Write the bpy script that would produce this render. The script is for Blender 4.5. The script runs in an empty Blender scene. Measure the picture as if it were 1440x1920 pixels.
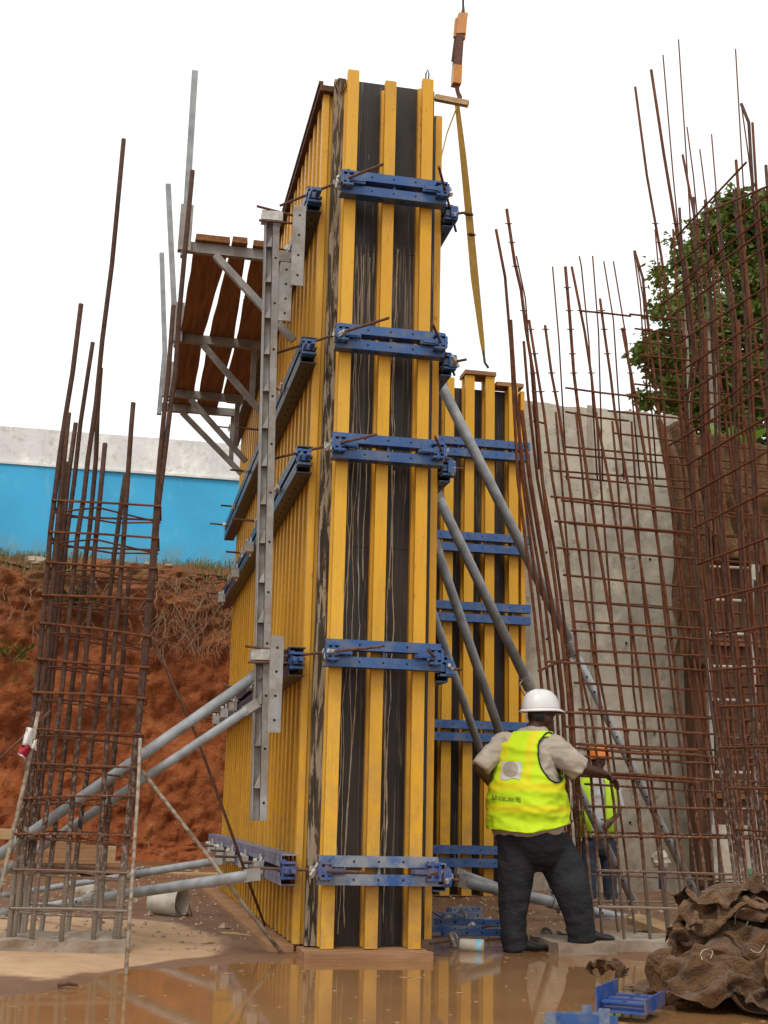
import bpy, bmesh, math, random
from mathutils import Vector, Matrix, noise
from mathutils.bvhtree import BVHTree
random.seed(7)
V = Vector
S = bpy.context.scene
C = S.collection
# ------------------------------------------------------------------ camera
F_PX, PITCH, ROLL, YAW = 2394.25, 0.2305935, 0.0229335, 0.2006816
CAM = V((-1.47962, -8.85173, 0.95911))
fwd = V((math.sin(YAW)*math.cos(PITCH), math.cos(YAW)*math.cos(PITCH), math.sin(PITCH)))
right0 = V((math.cos(YAW), -math.sin(YAW), 0)); up0 = right0.cross(fwd)
RT = math.cos(ROLL)*right0 + math.sin(ROLL)*up0
UP = -math.sin(ROLL)*right0 + math.cos(ROLL)*up0
cd = bpy.data.cameras.new('camera'); cam = bpy.data.objects.new('camera', cd); C.objects.link(cam)
cd.sensor_fit = 'VERTICAL'; cd.sensor_height = 24; cd.lens = F_PX*24/1920; cd.clip_start = .05; cd.clip_end = 2000
cam.matrix_world = Matrix(((RT.x, UP.x, -fwd.x, CAM.x), (RT.y, UP.y, -fwd.y, CAM.y), (RT.z, UP.z, -fwd.z, CAM.z), (0, 0, 0, 1)))
S.camera = cam
# ------------------------------------------------------------------ sky, sun, exposure (bright overcast)
SUN_EL, SUN_AZ = math.radians(56), math.radians(205)
w = bpy.data.worlds.new('World'); S.world = w; w.use_nodes = True
nt = w.node_tree; nt.nodes.clear()
sky = nt.nodes.new('ShaderNodeTexSky'); sky.sky_type = 'NISHITA'; sky.sun_disc = False
sky.sun_elevation = SUN_EL; sky.sun_rotation = SUN_AZ; sky.air_density = 1.6; sky.dust_density = 6; sky.ozone_density = 1
hs = nt.nodes.new('ShaderNodeHueSaturation'); hs.inputs['Saturation'].default_value = .06
mxw = nt.nodes.new('ShaderNodeMix'); mxw.data_type = 'RGBA'; mxw.inputs[0].default_value = .72
mxw.inputs[7].default_value = (13.4, 13.45, 13.5, 1)
bg = nt.nodes.new('ShaderNodeBackground'); bg.inputs['Strength'].default_value = .1
wo = nt.nodes.new('ShaderNodeOutputWorld')
nt.links.new(sky.outputs[0], hs.inputs['Color']); nt.links.new(hs.outputs[0], mxw.inputs[6])
nt.links.new(mxw.outputs[2], bg.inputs[0]); nt.links.new(bg.outputs[0], wo.inputs[0])
sd = bpy.data.lights.new('sun', 'SUN'); sd.energy = 1.0; sd.angle = math.radians(14); sd.color = (1, .96, .9)
sun = bpy.data.objects.new('sun', sd); C.objects.link(sun)
sdir = V((math.sin(SUN_AZ)*math.cos(SUN_EL), math.cos(SUN_AZ)*math.cos(SUN_EL), math.sin(SUN_EL)))
sun.rotation_euler = sdir.to_track_quat('Z', 'Y').to_euler(); sun.location = (0, -6, 30)
S.view_settings.view_transform = 'Standard'; S.view_settings.look = 'None'
S.view_settings.gamma = 1; S.view_settings.use_curve_mapping = False; S.view_settings.exposure = 0.2
# ------------------------------------------------------------------ survey helpers: photo sight line meets a known real plane
def ray(px, py): return fwd*F_PX + RT*(px-720) + UP*(960-py)
def on(px, py, ax, val):
    d = ray(px, py); t = (val-CAM[ax])/d[ax]; return CAM + d*t
def PX(px, py, x): return on(px, py, 0, x)
def PY(px, py, y): return on(px, py, 1, y)
def PZ(px, py, z=0): return on(px, py, 2, z)
def nz(p, s=1.0, o=0.0): return noise.noise(V((p[0]*s+o, p[1]*s+o*1.7, p[2]*s-o)))
def fbm(p, s=1.0, o=0.0, n=4):
    return noise.fractal(V((p[0]*s+o, p[1]*s+o*1.7, p[2]*s-o)), 1.0, 2.0, n)
# ------------------------------------------------------------------ mesh builder
class MB:
    def __init__(s): s.v = []; s.f = []; s.smooth = False
    def add(s, vs, fs):
        n = len(s.v); s.v += [V(p) for p in vs]; s.f += [tuple(i+n for i in f) for f in fs]; return s
    def box(s, c, size, R=None):
        c = V(c); h = V(size)*.5; vs = []
        for x in (-1, 1):
            for y in (-1, 1):
                for z in (-1, 1):
                    p = V((x*h.x, y*h.y, z*h.z)); vs.append(c + (R @ p if R else p))
        return s.add(vs, [(0, 1, 3, 2), (4, 6, 7, 5), (0, 4, 5, 1), (2, 3, 7, 6), (0, 2, 6, 4), (1, 5, 7, 3)])
    def bb(s, lo, hi): return s.box((V(lo)+V(hi))/2, V(hi)-V(lo))
    def bar(s, p, q, w, h, up=(0, 0, 1)):
        p, q = V(p), V(q); d = (q-p); L = d.length; d.normalize(); u = V(up); sx = d.cross(u)
        if sx.length < 1e-4: sx = d.cross(V((1, 0, 0)))
        sx.normalize(); u = sx.cross(d)
        R = Matrix((sx, d, u)).transposed(); return s.box((p+q)/2, (w, L, h), R)
    def tube(s, pts, r, n=6, cap=True):
        pts = [V(p) for p in pts]; m = len(pts); rs = r if isinstance(r, (list, tuple)) else [r]*m
        t0 = (pts[1]-pts[0]).normalized(); a = t0.orthogonal().normalized(); base = len(s.v)
        for i, p in enumerate(pts):
            t = ((pts[min(i+1, m-1)]-pts[max(i-1, 0)])).normalized()
            a = (a - t*a.dot(t)).normalized(); b = t.cross(a)
            for k in range(n):
                th = 2*math.pi*k/n; s.v.append(p + (a*math.cos(th)+b*math.sin(th))*rs[i])
        for i in range(m-1):
            for k in range(n):
                k2 = (k+1) % n; s.f.append((base+i*n+k, base+i*n+k2, base+(i+1)*n+k2, base+(i+1)*n+k))
        if cap:
            s.f.append(tuple(base+k for k in reversed(range(n)))); s.f.append(tuple(base+(m-1)*n+k for k in range(n)))
        return s
    def loop(s, pts, r, n=6):
        pts = [V(p) for p in pts]; return s.tube(pts+[pts[0]], r, n, False)
    def cyl(s, p, q, r, n=12): return s.tube([p, q], r, n)
    def prism(s, prof, p, q, xd, yd):
        p, q, xd, yd = V(p), V(q), V(xd), V(yd); n = len(prof)
        vs = [p+xd*a+yd*b for a, b in prof]+[q+xd*a+yd*b for a, b in prof]
        fs = [tuple(reversed(range(n))), tuple(range(n, 2*n))]+[(k, (k+1) % n, n+(k+1) % n, n+k) for k in range(n)]
        return s.add(vs, fs)
    def loft(s, rings, closed=True):
        n = len(rings[0]); base = len(s.v)
        for r in rings: s.v += [V(p) for p in r]
        for i in range(len(rings)-1):
            for k in range(n):
                k2 = (k+1) % n; s.f.append((base+i*n+k, base+i*n+k2, base+(i+1)*n+k2, base+(i+1)*n+k))
        if closed:
            s.f.append(tuple(base+k for k in reversed(range(n)))); b2 = base+(len(rings)-1)*n
            s.f.append(tuple(b2+k for k in range(n)))
        return s
    def grid(s, fn, nu, nv):
        base = len(s.v)
        for i in range(nu+1):
            for j in range(nv+1): s.v.append(V(fn(i/nu, j/nv)))
        for i in range(nu):
            for j in range(nv):
                a = base+i*(nv+1)+j; s.f.append((a, a+nv+1, a+nv+2, a+1))
        return s
    def ell(s, c, rx, ry, rz, R=None, nu=16, nv=10, disp=None):
        rings = []
        for j in range(nv+1):
            ph = -math.pi/2 + math.pi*(j+.001)/(nv+.002)
            ring = []
            for k in range(nu):
                th = 2*math.pi*k/nu
                d = V((math.cos(ph)*math.cos(th), math.cos(ph)*math.sin(th), math.sin(ph)))
                p = V((d.x*rx, d.y*ry, d.z*rz))
                if disp: p = p*(1+disp(d))
                ring.append(V(c)+(R @ p if R else p))
            rings.append(ring)
        return s.loft(rings)
    def mesh(s, name, org=V((0, 0, 0)), smooth=False):
        me = bpy.data.meshes.new(name); me.from_pydata([p-org for p in s.v], [], s.f)
        bm = bmesh.new(); bm.from_mesh(me); bmesh.ops.recalc_face_normals(bm, faces=bm.faces); bm.to_mesh(me); bm.free()
        if smooth: me.polygons.foreach_set('use_smooth', [True]*len(me.polygons))
        return me
def tag(o, label=None, cat=None, group=None, kind=None):
    if label: o['label'] = label
    if cat: o['category'] = cat
    if group: o['group'] = group
    if kind: o['kind'] = kind
    return o
def thing(name, loc, label, cat, group=None):
    o = bpy.data.objects.new(name, None); C.objects.link(o); o.location = V(loc); o.empty_display_size = .1
    return tag(o, label, cat, group)
def root_of(o):
    while o.parent: o = o.parent
    return o
def obj(name, mb, m, parent=None, smooth=False, kind=None, org=None):
    """mb built in world coordinates -> one mesh object under parent"""
    o0 = V((0, 0, 0)) if parent is None else V(root_of(parent).location)
    if parent is None and org is not None: o0 = V(org)
    me = mb if isinstance(mb, bpy.types.Mesh) else mb.mesh(name, o0, smooth)
    if m and not me.materials: me.materials.append(m)
    o = bpy.data.objects.new(name, me); C.objects.link(o)
    if parent: o.parent = parent
    elif org is not None: o.location = V(org)
    if kind: o['kind'] = kind
    if name in ('bolt_hole', 'pin_hole', 'tie_hole'): o['kind'] = 'stuff'
    return o
def roughbox(lo, hi, cut=.05, amp=.012, seed=0):
    lo, hi = V(lo), V(hi); bm = bmesh.new(); me = MB().bb(lo, hi).mesh('t'); bm.from_mesh(me)
    for ax_ in range(3):
        n_ = int((hi[ax_]-lo[ax_])/cut)
        for k in range(1, n_):
            co = V((0, 0, 0)); co[ax_] = lo[ax_]+(hi[ax_]-lo[ax_])*k/n_; no = V((0, 0, 0)); no[ax_] = 1
            bmesh.ops.bisect_plane(bm, geom=bm.verts[:]+bm.edges[:]+bm.faces[:], plane_co=co, plane_no=no)
    mb = MB(); bm.verts.index_update(); mb.v = [v.co+V((nz(v.co, 9, seed), nz(v.co, 9, seed+5), nz(v.co, 7, seed+9)))*amp+V((0, 0, nz(v.co, 2.3, seed)*amp)) for v in bm.verts]; mb.f = [tuple(v.index for v in f.verts) for f in bm.faces]; bm.free(); return mb
def dup(o, parent, off=(0, 0, 0)):
    c = o.copy(); C.objects.link(c); c.parent = parent; c.location = V(o.location)+V(off); return c
def remesh(mb, vox, smooth_it=4, disp=None):
    me = mb.mesh('tmp'); o = bpy.data.objects.new('tmp', me); C.objects.link(o)
    r = o.modifiers.new('r', 'REMESH'); r.mode = 'VOXEL'; r.voxel_size = vox
    if smooth_it:
        sm = o.modifiers.new('s', 'SMOOTH'); sm.iterations = smooth_it; sm.factor = .5
    dg = bpy.context.evaluated_depsgraph_get(); me2 = o.evaluated_get(dg).to_mesh()
    out = MB(); out.v = [v.co.copy() for v in me2.vertices]; out.f = [tuple(p.vertices) for p in me2.polygons]
    ns = [v.normal.copy() for v in me2.vertices]
    o.evaluated_get(dg).to_mesh_clear(); bpy.data.objects.remove(o); bpy.data.meshes.remove(me)
    if disp: out.v = [p+n*disp(p, n) for p, n in zip(out.v, ns)]
    return out
# ------------------------------------------------------------------ materials
class NT:
    def __init__(s, name):
        s.m = bpy.data.materials.new(name); s.m.use_nodes = True; s.t = s.m.node_tree; s.b = s.t.nodes['Principled BSDF']
        tc = s.n('ShaderNodeTexCoord'); oi = s.n('ShaderNodeObjectInfo'); va = s.n('ShaderNodeVectorMath'); va.operation = 'MULTIPLY_ADD'
        s.l(oi.outputs['Random'], va.inputs[0]); va.inputs[1].default_value = (7.3, 5.1, 9.7); s.l(tc.outputs['Object'], va.inputs[2])
        s.co = va.outputs[0]; s.geo = s.n('ShaderNodeNewGeometry'); s.pos = s.geo.outputs['Position']
    def n(s, k): return s.t.nodes.new(k)
    def l(s, a, b): s.t.links.new(a, b)
    def mapv(s, vec, sc):
        m = s.n('ShaderNodeVectorMath'); m.operation = 'MULTIPLY'; s.l(vec, m.inputs[0]); m.inputs[1].default_value = sc; return m.outputs[0]
    def noise(s, scale, detail=5, stretch=(1, 1, 1), vec=None, rough=.55, dist=0):
        n = s.n('ShaderNodeTexNoise'); n.inputs['Scale'].default_value = scale; n.inputs['Detail'].default_value = detail
        n.inputs['Roughness'].default_value = rough; n.inputs['Distortion'].default_value = dist
        s.l(s.mapv(vec or s.co, stretch), n.inputs['Vector']); return n.outputs[0]
    def ramp(s, fac, a, b, c0=0, c1=1):
        r = s.n('ShaderNodeMapRange'); r.clamp = True; s.l(fac, r.inputs[0])
        for i, x in enumerate((a, b, c0, c1)): r.inputs[1+i].default_value = x
        return r.outputs[0]
    def math(s, op, a, b=None):
        m = s.n('ShaderNodeMath'); m.operation = op
        for i, x in enumerate((a, b)):
            if x is None: continue
            if isinstance(x, (int, float)): m.inputs[i].default_value = x
            else: s.l(x, m.inputs[i])
        return m.outputs[0]
    def mix(s, fac, a, b):
        m = s.n('ShaderNodeMix'); m.data_type = 'RGBA'
        if isinstance(fac, (int, float)): m.inputs[0].default_value = fac
        else: s.l(fac, m.inputs[0])
        for i, x in ((6, a), (7, b)):
            if isinstance(x, tuple): m.inputs[i].default_value = (*x[:3], 1)
            else: s.l(x, m.inputs[i])
        return m.outputs[2]
    def z(s):
        x = s.n('ShaderNodeSeparateXYZ'); s.l(s.pos, x.inputs[0]); return x.outputs[2]
    def col(s, c):
        if isinstance(c, tuple): s.b.inputs['Base Color'].default_value = (*c, 1)
        else: s.l(c, s.b.inputs['Base Color'])
        return s
    def rough(s, r, metal=0, spec=None):
        if isinstance(r, (int, float)): s.b.inputs['Roughness'].default_value = r
        else: s.l(r, s.b.inputs['Roughness'])
        s.b.inputs['Metallic'].default_value = metal
        if spec is not None: s.b.inputs['Specular IOR Level'].default_value = spec
        return s
    def bump(s, h, strength=.4, dist=.01):
        b = s.n('ShaderNodeBump'); b.inputs['Strength'].default_value = strength; b.inputs['Distance'].default_value = dist
        s.l(h, b.inputs['Height']); s.l(b.outputs[0], s.b.inputs['Normal']); return s
def simple(name, c1, c2, sc=6, rough=.7, metal=0, bump=.3, bsc=60, stretch=(1, 1, 1), bd=.004, spec=.4):
    m = NT(name); f = m.ramp(m.noise(sc, 6, stretch), .35, .65)
    m.col(m.mix(f, c1, c2)).rough(rough, metal, spec)
    if bump: m.bump(m.noise(bsc, 4, stretch), bump, bd)
    return m.m
def yellow_wood(name, c1, c2, mud=(.30, .17, .09)):
    m = NT(name)
    g = m.ramp(m.noise(9, 5, (9, 9, .5), dist=.6), .3, .7)
    big = m.ramp(m.noise(1.6, 4, (1, 1, .6)), .35, .7)
    c = m.mix(g, c1, c2); c = m.mix(m.math('MULTIPLY', big, .55), c, (c1[0]*.72, c1[1]*.62, c1[2]*.6))
    vo = m.n('ShaderNodeTexVoronoi'); vo.inputs['Scale'].default_value = 2.6; m.l(m.mapv(m.co, (2.2, 2.2, 1)), vo.inputs['Vector'])
    kn = m.ramp(vo.outputs['Distance'], .035, .07, 1, 0)
    c = m.mix(m.math('MULTIPLY', kn, .8), c, (.16, .06, .01))
    sp = m.ramp(m.noise(38, 4, (1, 1, .5)), .66, .75)
    c = m.mix(m.math('MULTIPLY', sp, .6), c, (.20, .12, .05))
    dirt = m.math('MULTIPLY', m.ramp(m.z(), .0, 2.6, 1, 0), m.ramp(m.noise(7, 6), .42, .68))
    c = m.mix(m.math('MULTIPLY', dirt, .75), c, mud)
    c = m.mix(m.math('MULTIPLY', m.ramp(m.noise(3.2, 7, (1, 1, .35), rough=.68), .50, .72), .38), c, (.40, .24, .06))
    oi = m.n('ShaderNodeObjectInfo'); rv = oi.outputs['Random']
    c = m.mix(m.ramp(rv, .35, 1, 0, .38), c, (c1[0]*.84, c1[1]*.74, c1[2]*.7)); c = m.mix(m.ramp(rv, .0, .35, .28, 0), c, (c1[0]*1.10, c1[1]*1.22, c1[2]*3.2))
    ck = m.ramp(m.math('ABSOLUTE', m.math('SUBTRACT', m.noise(1, 3, (24, 24, .7)), .5)), .0015, .005, 1, 0); ck = m.math('MULTIPLY', ck, m.ramp(m.noise(1.3, 3), .52, .6))
    c = m.mix(m.math('MULTIPLY', ck, .8), c, (.13, .055, .012))
    sp2 = m.math('MULTIPLY', m.ramp(m.noise(55, 5, rough=.7), .62, .68), m.ramp(m.noise(2, 4), .48, .62)); c = m.mix(m.math('MULTIPLY', sp2, .7), c, (.42, .34, .22))
    m.col(c).rough(.5, 0, .3).bump(m.noise(22, 5, (6, 6, .5)), .25, .003); return m.m
YEL = yellow_wood('yellow_wood', (.74, .405, .026), (.64, .315, .017))
YELD = yellow_wood('yellow_wood_aged', (.74, .39, .024), (.60, .275, .015))
def ply(name, amount, base=(.011, .009, .008)):
    m = NT(name)
    c = m.mix(m.ramp(m.noise(3, 6), .35, .7), base, (base[0]*2.4, base[1]*2.1, base[2]*2.0))
    n1 = m.noise(1.0, 1.5, (16, 16, .30), rough=.45)
    l1 = m.ramp(m.math('ABSOLUTE', m.math('SUBTRACT', n1, .5)), .003, .010, 1, 0)
    n2 = m.noise(1.0, 2, (34, 34, .45), rough=.45)
    l2 = m.ramp(m.math('ABSOLUTE', m.math('SUBTRACT', n2, .53)), .003, .008, 1, 0)
    gate = m.ramp(m.noise(1.0, 3, (5, 5, .35)), .46-.16*amount, .52)
    st = m.math('MULTIPLY', m.math('MAXIMUM', l1, l2), gate)
    blot = m.math('MULTIPLY', m.ramp(m.noise(1.0, 8, (34, 34, 3.0), rough=.65), .60-.1*amount, .66), m.ramp(m.noise(1.0, 3, (3, 3, .5)), .62-.14*amount, .72))
    hz_ = m.math('MULTIPLY', m.ramp(m.z(), 5.28, 5.16), m.ramp(m.z(), 4.3, 4.9)); sm_z = m.ramp(m.noise(1.0, 4, (75, 75, 1.6), m.pos), .52, .58)
    st = m.math('MAXIMUM', m.math('MULTIPLY', st, .28), m.math('MULTIPLY', blot, .2)); st = m.math('MAXIMUM', st, m.math('MULTIPLY', m.math('MULTIPLY', hz_, sm_z), .6))
    c = m.mix(m.math('MULTIPLY', st, .9), c, (.44, .35, .24))
    dust = m.ramp(m.noise(2.2, 5, (1, 1, .5)), .4, .75)
    c = m.mix(m.math('MULTIPLY', dust, .12), c, (.25, .19, .13))
    m.col(c).rough(m.ramp(dust, 0, 1, .42, .65), 0, .32).bump(m.noise(60, 3), .12, .002); return m.m
PLY = ply('phenolic_plywood', .55)
_m = NT('cement_smeared_board'); _f = _m.ramp(_m.noise(1, 6, (40, 40, 3.6), _m.pos, .66, .5), .49, .53); _g2 = _m.ramp(_m.noise(1, 5, (9, 9, .8), _m.pos), .40, .62)
_k = _m.mix(_f, (.026, .020, .016), (.31, .25, .175)); _k = _m.mix(_m.math('MULTIPLY', _g2, .22), _k, (.27, .205, .135)); _m.col(_k).rough(.9, 0, .2).bump(_f, .5, .006); STRIP = _m.m
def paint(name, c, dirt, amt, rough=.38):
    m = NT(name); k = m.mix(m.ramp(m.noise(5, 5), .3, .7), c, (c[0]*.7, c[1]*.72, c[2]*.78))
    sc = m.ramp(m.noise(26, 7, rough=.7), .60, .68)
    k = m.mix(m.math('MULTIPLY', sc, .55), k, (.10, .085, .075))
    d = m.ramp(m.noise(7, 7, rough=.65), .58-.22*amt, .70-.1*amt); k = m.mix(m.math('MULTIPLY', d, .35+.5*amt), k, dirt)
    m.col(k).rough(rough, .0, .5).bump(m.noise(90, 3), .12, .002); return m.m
BLUE = paint('blue_steel_paint', (.024, .092, .265), (.14, .145, .15), .45)
BLUED = paint('blue_steel_cement_dusted', (.026, .095, .27), (.27, .27, .26), .95)
BLUEK = paint('shaded_blue_steel', (.010, .020, .050), (.035, .035, .036), .5)  # blue paint with the shade under the left walers put into its colour
BLUEB = paint('bright_blue_steel', (.014, .080, .31), (.17, .125, .09), .75)
GALV = simple('galvanised_steel', (.33, .345, .345), (.20, .205, .205), 7, .55, .1, .2, 50)
GALVW = paint('weathered_galvanised_steel', (.34, .325, .29), (.19, .145, .105), .8, .65)
DARKST = simple('dark_hole', (.008, .008, .008), (.012, .012, .012), 5, .9, 0, 0)
SILVER = simple('zinc_casting', (.55, .53, .48), (.36, .33, .28), 25, .5, .3, .2)
def rust(name, c1, c2, cement):
    m = NT(name); c = m.mix(m.ramp(m.noise(20, 5), .35, .65), c1, c2)
    s1 = m.math('MULTIPLY', m.ramp(m.noise(45, 5, (1, 1, .6), m.pos), .50, .62), m.ramp(m.z(), .1, 1.9, cement, 0))
    low = m.math('MULTIPLY', m.ramp(m.z(), .18, .62, .85, 0), m.ramp(cement, 0, .5, 0, 1)) if False else m.ramp(m.z(), .15, .75, .8 if cement > 0 else 0, 0)
    c = m.mix(m.math('MAXIMUM', m.math('MULTIPLY', s1, .9), low), c, (.34, .29, .23))
    wv = m.n('ShaderNodeTexWave'); wv.bands_direction = 'Z'; wv.inputs['Scale'].default_value = 22; m.l(m.pos, wv.inputs['Vector'])
    m.col(c).rough(.82, 0, .25).bump(wv.outputs[0], .5, .003); return m.m
RUST = rust('rusty_rebar', (.165, .054, .020), (.085, .029, .013), .9)
RUSTG = rust('dull_rusty_rebar', (.092, .044, .026), (.048, .025, .018), 1)
RUSTB = rust('bright_rust_rebar', (.17, .055, .020), (.09, .030, .014), .6)
RODR = simple('rusty_tie_rod', (.16, .075, .042), (.08, .036, .022), 30, .75, .1, .4, 80)
REBC = simple('cement_coated_rebar', (.34, .29, .22), (.15, .09, .055), 22, .9, 0, .5, 60)
def soil(name, a, b, c, sc=1.0, wet=0):
    m = NT(name); k = m.mix(m.ramp(m.noise(1.1*sc, 8, vec=m.pos), .35, .65), a, b)
    k = m.mix(m.ramp(m.noise(4.5*sc, 8, vec=m.pos, rough=.65), .52, .72), k, c)
    m.col(k).rough(.9 if not wet else .6, 0, .2)
    h = m.math('ADD', m.noise(9*sc, 9, vec=m.pos, rough=.65), m.math('MULTIPLY', m.noise(40*sc, 5, vec=m.pos), .3)); m.bump(h, 1.0, .09); return m
_s = soil('red_soil', (.34, .098, .030), (.235, .062, .019), (.42, .145, .05))
_top = _s.math('MULTIPLY', _s.ramp(_s.z(), 3.2, 4.3), _s.ramp(_s.noise(1.6, 7, vec=_s.pos, rough=.65), .3, .55))
_c = _s.b.inputs['Base Color'].links[0].from_socket
_s.col(_s.mix(_s.math('MULTIPLY', _top, .8), _c, (.17, .088, .042))); SOIL = _s.m
# site floor: pale dried slurry, wet mud elsewhere (stains follow the shore, not the light)
_g = NT('site_mud')
_n = _g.ramp(_g.noise(1.6, 8, vec=_g.pos, rough=.6), .35, .65)
_k = _g.mix(_n, (.20, .105, .055), (.14, .068, .034))
_k = _g.mix(_g.ramp(_g.noise(14, 7, vec=_g.pos, rough=.7), .58, .7), _k, (.25, .15, .085))
_at = _g.n('ShaderNodeAttribute'); _at.attribute_name = 'slurry'
_ed = _g.ramp(_g.math('ADD', _at.outputs['Fac'], _g.math('MULTIPLY', _g.math('SUBTRACT', _g.noise(3, 6, vec=_g.pos), .5), .5)), .42, .55)
_p = _g.mix(_g.ramp(_g.noise(5, 7, vec=_g.pos), .35, .7), (.46, .30, .17), (.37, .23, .125))
_k = _g.mix(_ed, _k, _p)
_g.col(_k).rough(_g.ramp(_ed, 0, 1, .42, .8), 0, .35)
_g.bump(_g.math('ADD', _g.noise(8, 9, vec=_g.pos, rough=.65), _g.math('MULTIPLY', _g.noise(60, 4, vec=_g.pos), .25)), .55, .025); MUD = _g.m
_wm = NT('muddy_water'); _wm.col(_wm.mix(_wm.ramp(_wm.noise(.9, 5, vec=_wm.pos), .35, .7), (.265, .137, .056), (.210, .104, .040))).rough(.045, 0, .5)
_wm.b.inputs['IOR'].default_value = 1.34; _wm.bump(_wm.math('ADD', _wm.noise(4, 3, (1, 1, 1), _wm.pos), _wm.math('MULTIPLY', _wm.noise(22, 2, (1, 1.6, 1), _wm.pos), .18)), .05, .008); WATER = _wm.m
def concrete(name, a, b, st):
    m = NT(name); k = m.mix(m.ramp(m.noise(.8, 7, vec=m.pos), .35, .65), a, b)
    dr = m.math('MULTIPLY', m.ramp(m.noise(1, 5, (5, 5, .35), m.pos), .52, .68), .55); k = m.mix(dr, k, st)
    po = m.ramp(m.noise(34, 4, vec=m.pos), .66, .72); k = m.mix(m.math('MULTIPLY', po, .7), k, (st[0]*.5, st[1]*.5, st[2]*.5))
    bl = m.ramp(m.noise(2.1, 8, (1, 1, .8), m.pos, .68), .50, .64); k = m.mix(m.math('MULTIPLY', bl, .6), k, (a[0]*1.25, a[1]*1.22, a[2]*1.15))
    gr = m.math('MULTIPLY', m.ramp(m.noise(6, 8, vec=m.pos, rough=.72), .54, .66), .6); k = m.mix(gr, k, (st[0]*.8, st[1]*.78, st[2]*.72))
    lw = m.math('MULTIPLY', m.ramp(m.z(), 1.9, .2), m.ramp(m.noise(3, 6, vec=m.pos), .3, .6)); k = m.mix(m.math('MULTIPLY', lw, .5), k, (.20, .12, .07))
    m.col(k).rough(.88, 0, .25).bump(m.math('ADD', m.noise(12, 8, vec=m.pos), m.math('MULTIPLY', po, -.3)), .45, .016); return m.m
CONC = concrete('cast_concrete', (.50, .45, .36), (.34, .30, .235), (.19, .16, .115))
CONCL = concrete('pale_concrete', (.36, .31, .25), (.27, .22, .165), (.22, .16, .11))
_b = NT('sky_blue_wall_paint'); _k = _b.mix(_b.ramp(_b.noise(.9, 6, vec=_b.pos), .35, .65), (.06, .40, .66), (.045, .34, .58))
_k = _b.mix(_b.math('MULTIPLY', _b.ramp(_b.noise(7, 7, (1, 1, .4), _b.pos), .56, .7), .35), _k, (.16, .46, .64))
_k = _b.mix(_b.math('MULTIPLY', _b.ramp(_b.z(), 5.0, 5.45, 1, 0), _b.ramp(_b.noise(5, 6, vec=_b.pos), .35, .6)), _k, (.16, .25, .26))
_b.col(_k).rough(.75, 0, .3).bump(_b.noise(14, 7, vec=_b.pos), .3, .01); WBLUE = _b.m
WWHITE = concrete('off_white_render', (.76, .75, .72), (.62, .61, .58), (.44, .43, .40))
def wood(name, a, b, st=(6, .35, 6)):
    return simple(name, a, b, 5, .8, 0, .5, 14, st, .006, .2)
PLANK = wood('weathered_plank', (.28, .125, .048), (.165, .070, .028), (6, .35, 6))
PLANKX = wood('muddy_timber', (.36, .20, .10), (.24, .125, .06), (.35, 6, 6))
PLANKL = wood('pale_timber', (.46, .31, .16), (.34, .215, .105), (.5, 6, 6))
BROWNB = wood('dark_brown_board', (.125, .058, .030), (.07, .033, .019), (6, 6, .4))
def burlap(name, a, b):
    m = NT(name); k = m.mix(m.ramp(m.noise(3.5, 7), .3, .7), a, b)
    wvs = []
    for d in ('X', 'Z'):
        wv = m.n('ShaderNodeTexWave'); wv.bands_direction = d; wv.inputs['Scale'].default_value = 55; wv.inputs['Distortion'].default_value = 2.5
        m.l(m.co, wv.inputs['Vector']); wvs.append(wv.outputs[0])
    we = m.math('MULTIPLY', wvs[0], wvs[1])
    k = m.mix(m.ramp(we, .0, .6, .45, 0), k, (a[0]*.5, a[1]*.45, a[2]*.42))
    cr = m.ramp(m.math('ABSOLUTE', m.math('SUBTRACT', m.noise(9, 4, (1, 1, 1), rough=.6, dist=1.2), .5)), .0, .10); cr2 = m.ramp(m.math('ABSOLUTE', m.math('SUBTRACT', m.noise(24, 3, rough=.55, dist=.8), .5)), .0, .12)
    k = m.mix(m.math('MULTIPLY', m.ramp(m.noise(17, 6, rough=.7), .5, .68), .5), k, (a[0]*1.45, a[1]*1.45, a[2]*1.4)); k = m.mix(m.math('MULTIPLY', m.ramp(m.noise(5, 6, rough=.6), .55, .7), .45), k, (a[0]*.5, a[1]*.42, a[2]*.36))
    hh = m.math('ADD', m.math('MULTIPLY', we, .12), m.math('ADD', m.math('MULTIPLY', cr, .9), m.math('MULTIPLY', cr2, .35)))
    m.col(k).rough(.97, 0, .08).bump(hh, .8, .016)
    m.b.inputs['Sheen Weight'].default_value = .15; return m.m
BURL = burlap('burlap_sacking', (.165, .082, .033), (.095, .046, .018))
BURL2 = burlap('old_burlap', (.20, .103, .043), (.115, .058, .023))
HIVIS = NT('hi_vis_fabric')
_a = HIVIS.n('ShaderNodeAttribute'); _a.attribute_name = 'band'
HIVIS.col(HIVIS.mix(_a.outputs['Fac'], (.50, .69, .014), (.70, .58, .014))).rough(.7, 0, .2).bump(HIVIS.noise(90, 3), .15, .002); HIVIS = HIVIS.m
HIVIS2 = simple('hi_vis_fabric_green', (.48, .72, .02), (.40, .62, .02), 8, .7, 0, .1)
SHIRT = simple('beige_shirt_cotton', (.42, .36, .29), (.36, .30, .24), 9, .85, 0, .6, 12, (1, 1, 1.4), .022, spec=.15)
SHIRT2 = simple('grey_shirt_cotton', (.50, .49, .46), (.36, .35, .34), 9, .85, 0, .2)
TROUS = simple('charcoal_trousers', (.028, .028, .030), (.017, .017, .019), 7, .85, 0, .75, 9, (1, 1, 1.7), .035, spec=.15)
JEANS = simple('dark_denim', (.03, .04, .065), (.02, .026, .042), 9, .85, 0, .2)
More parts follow.
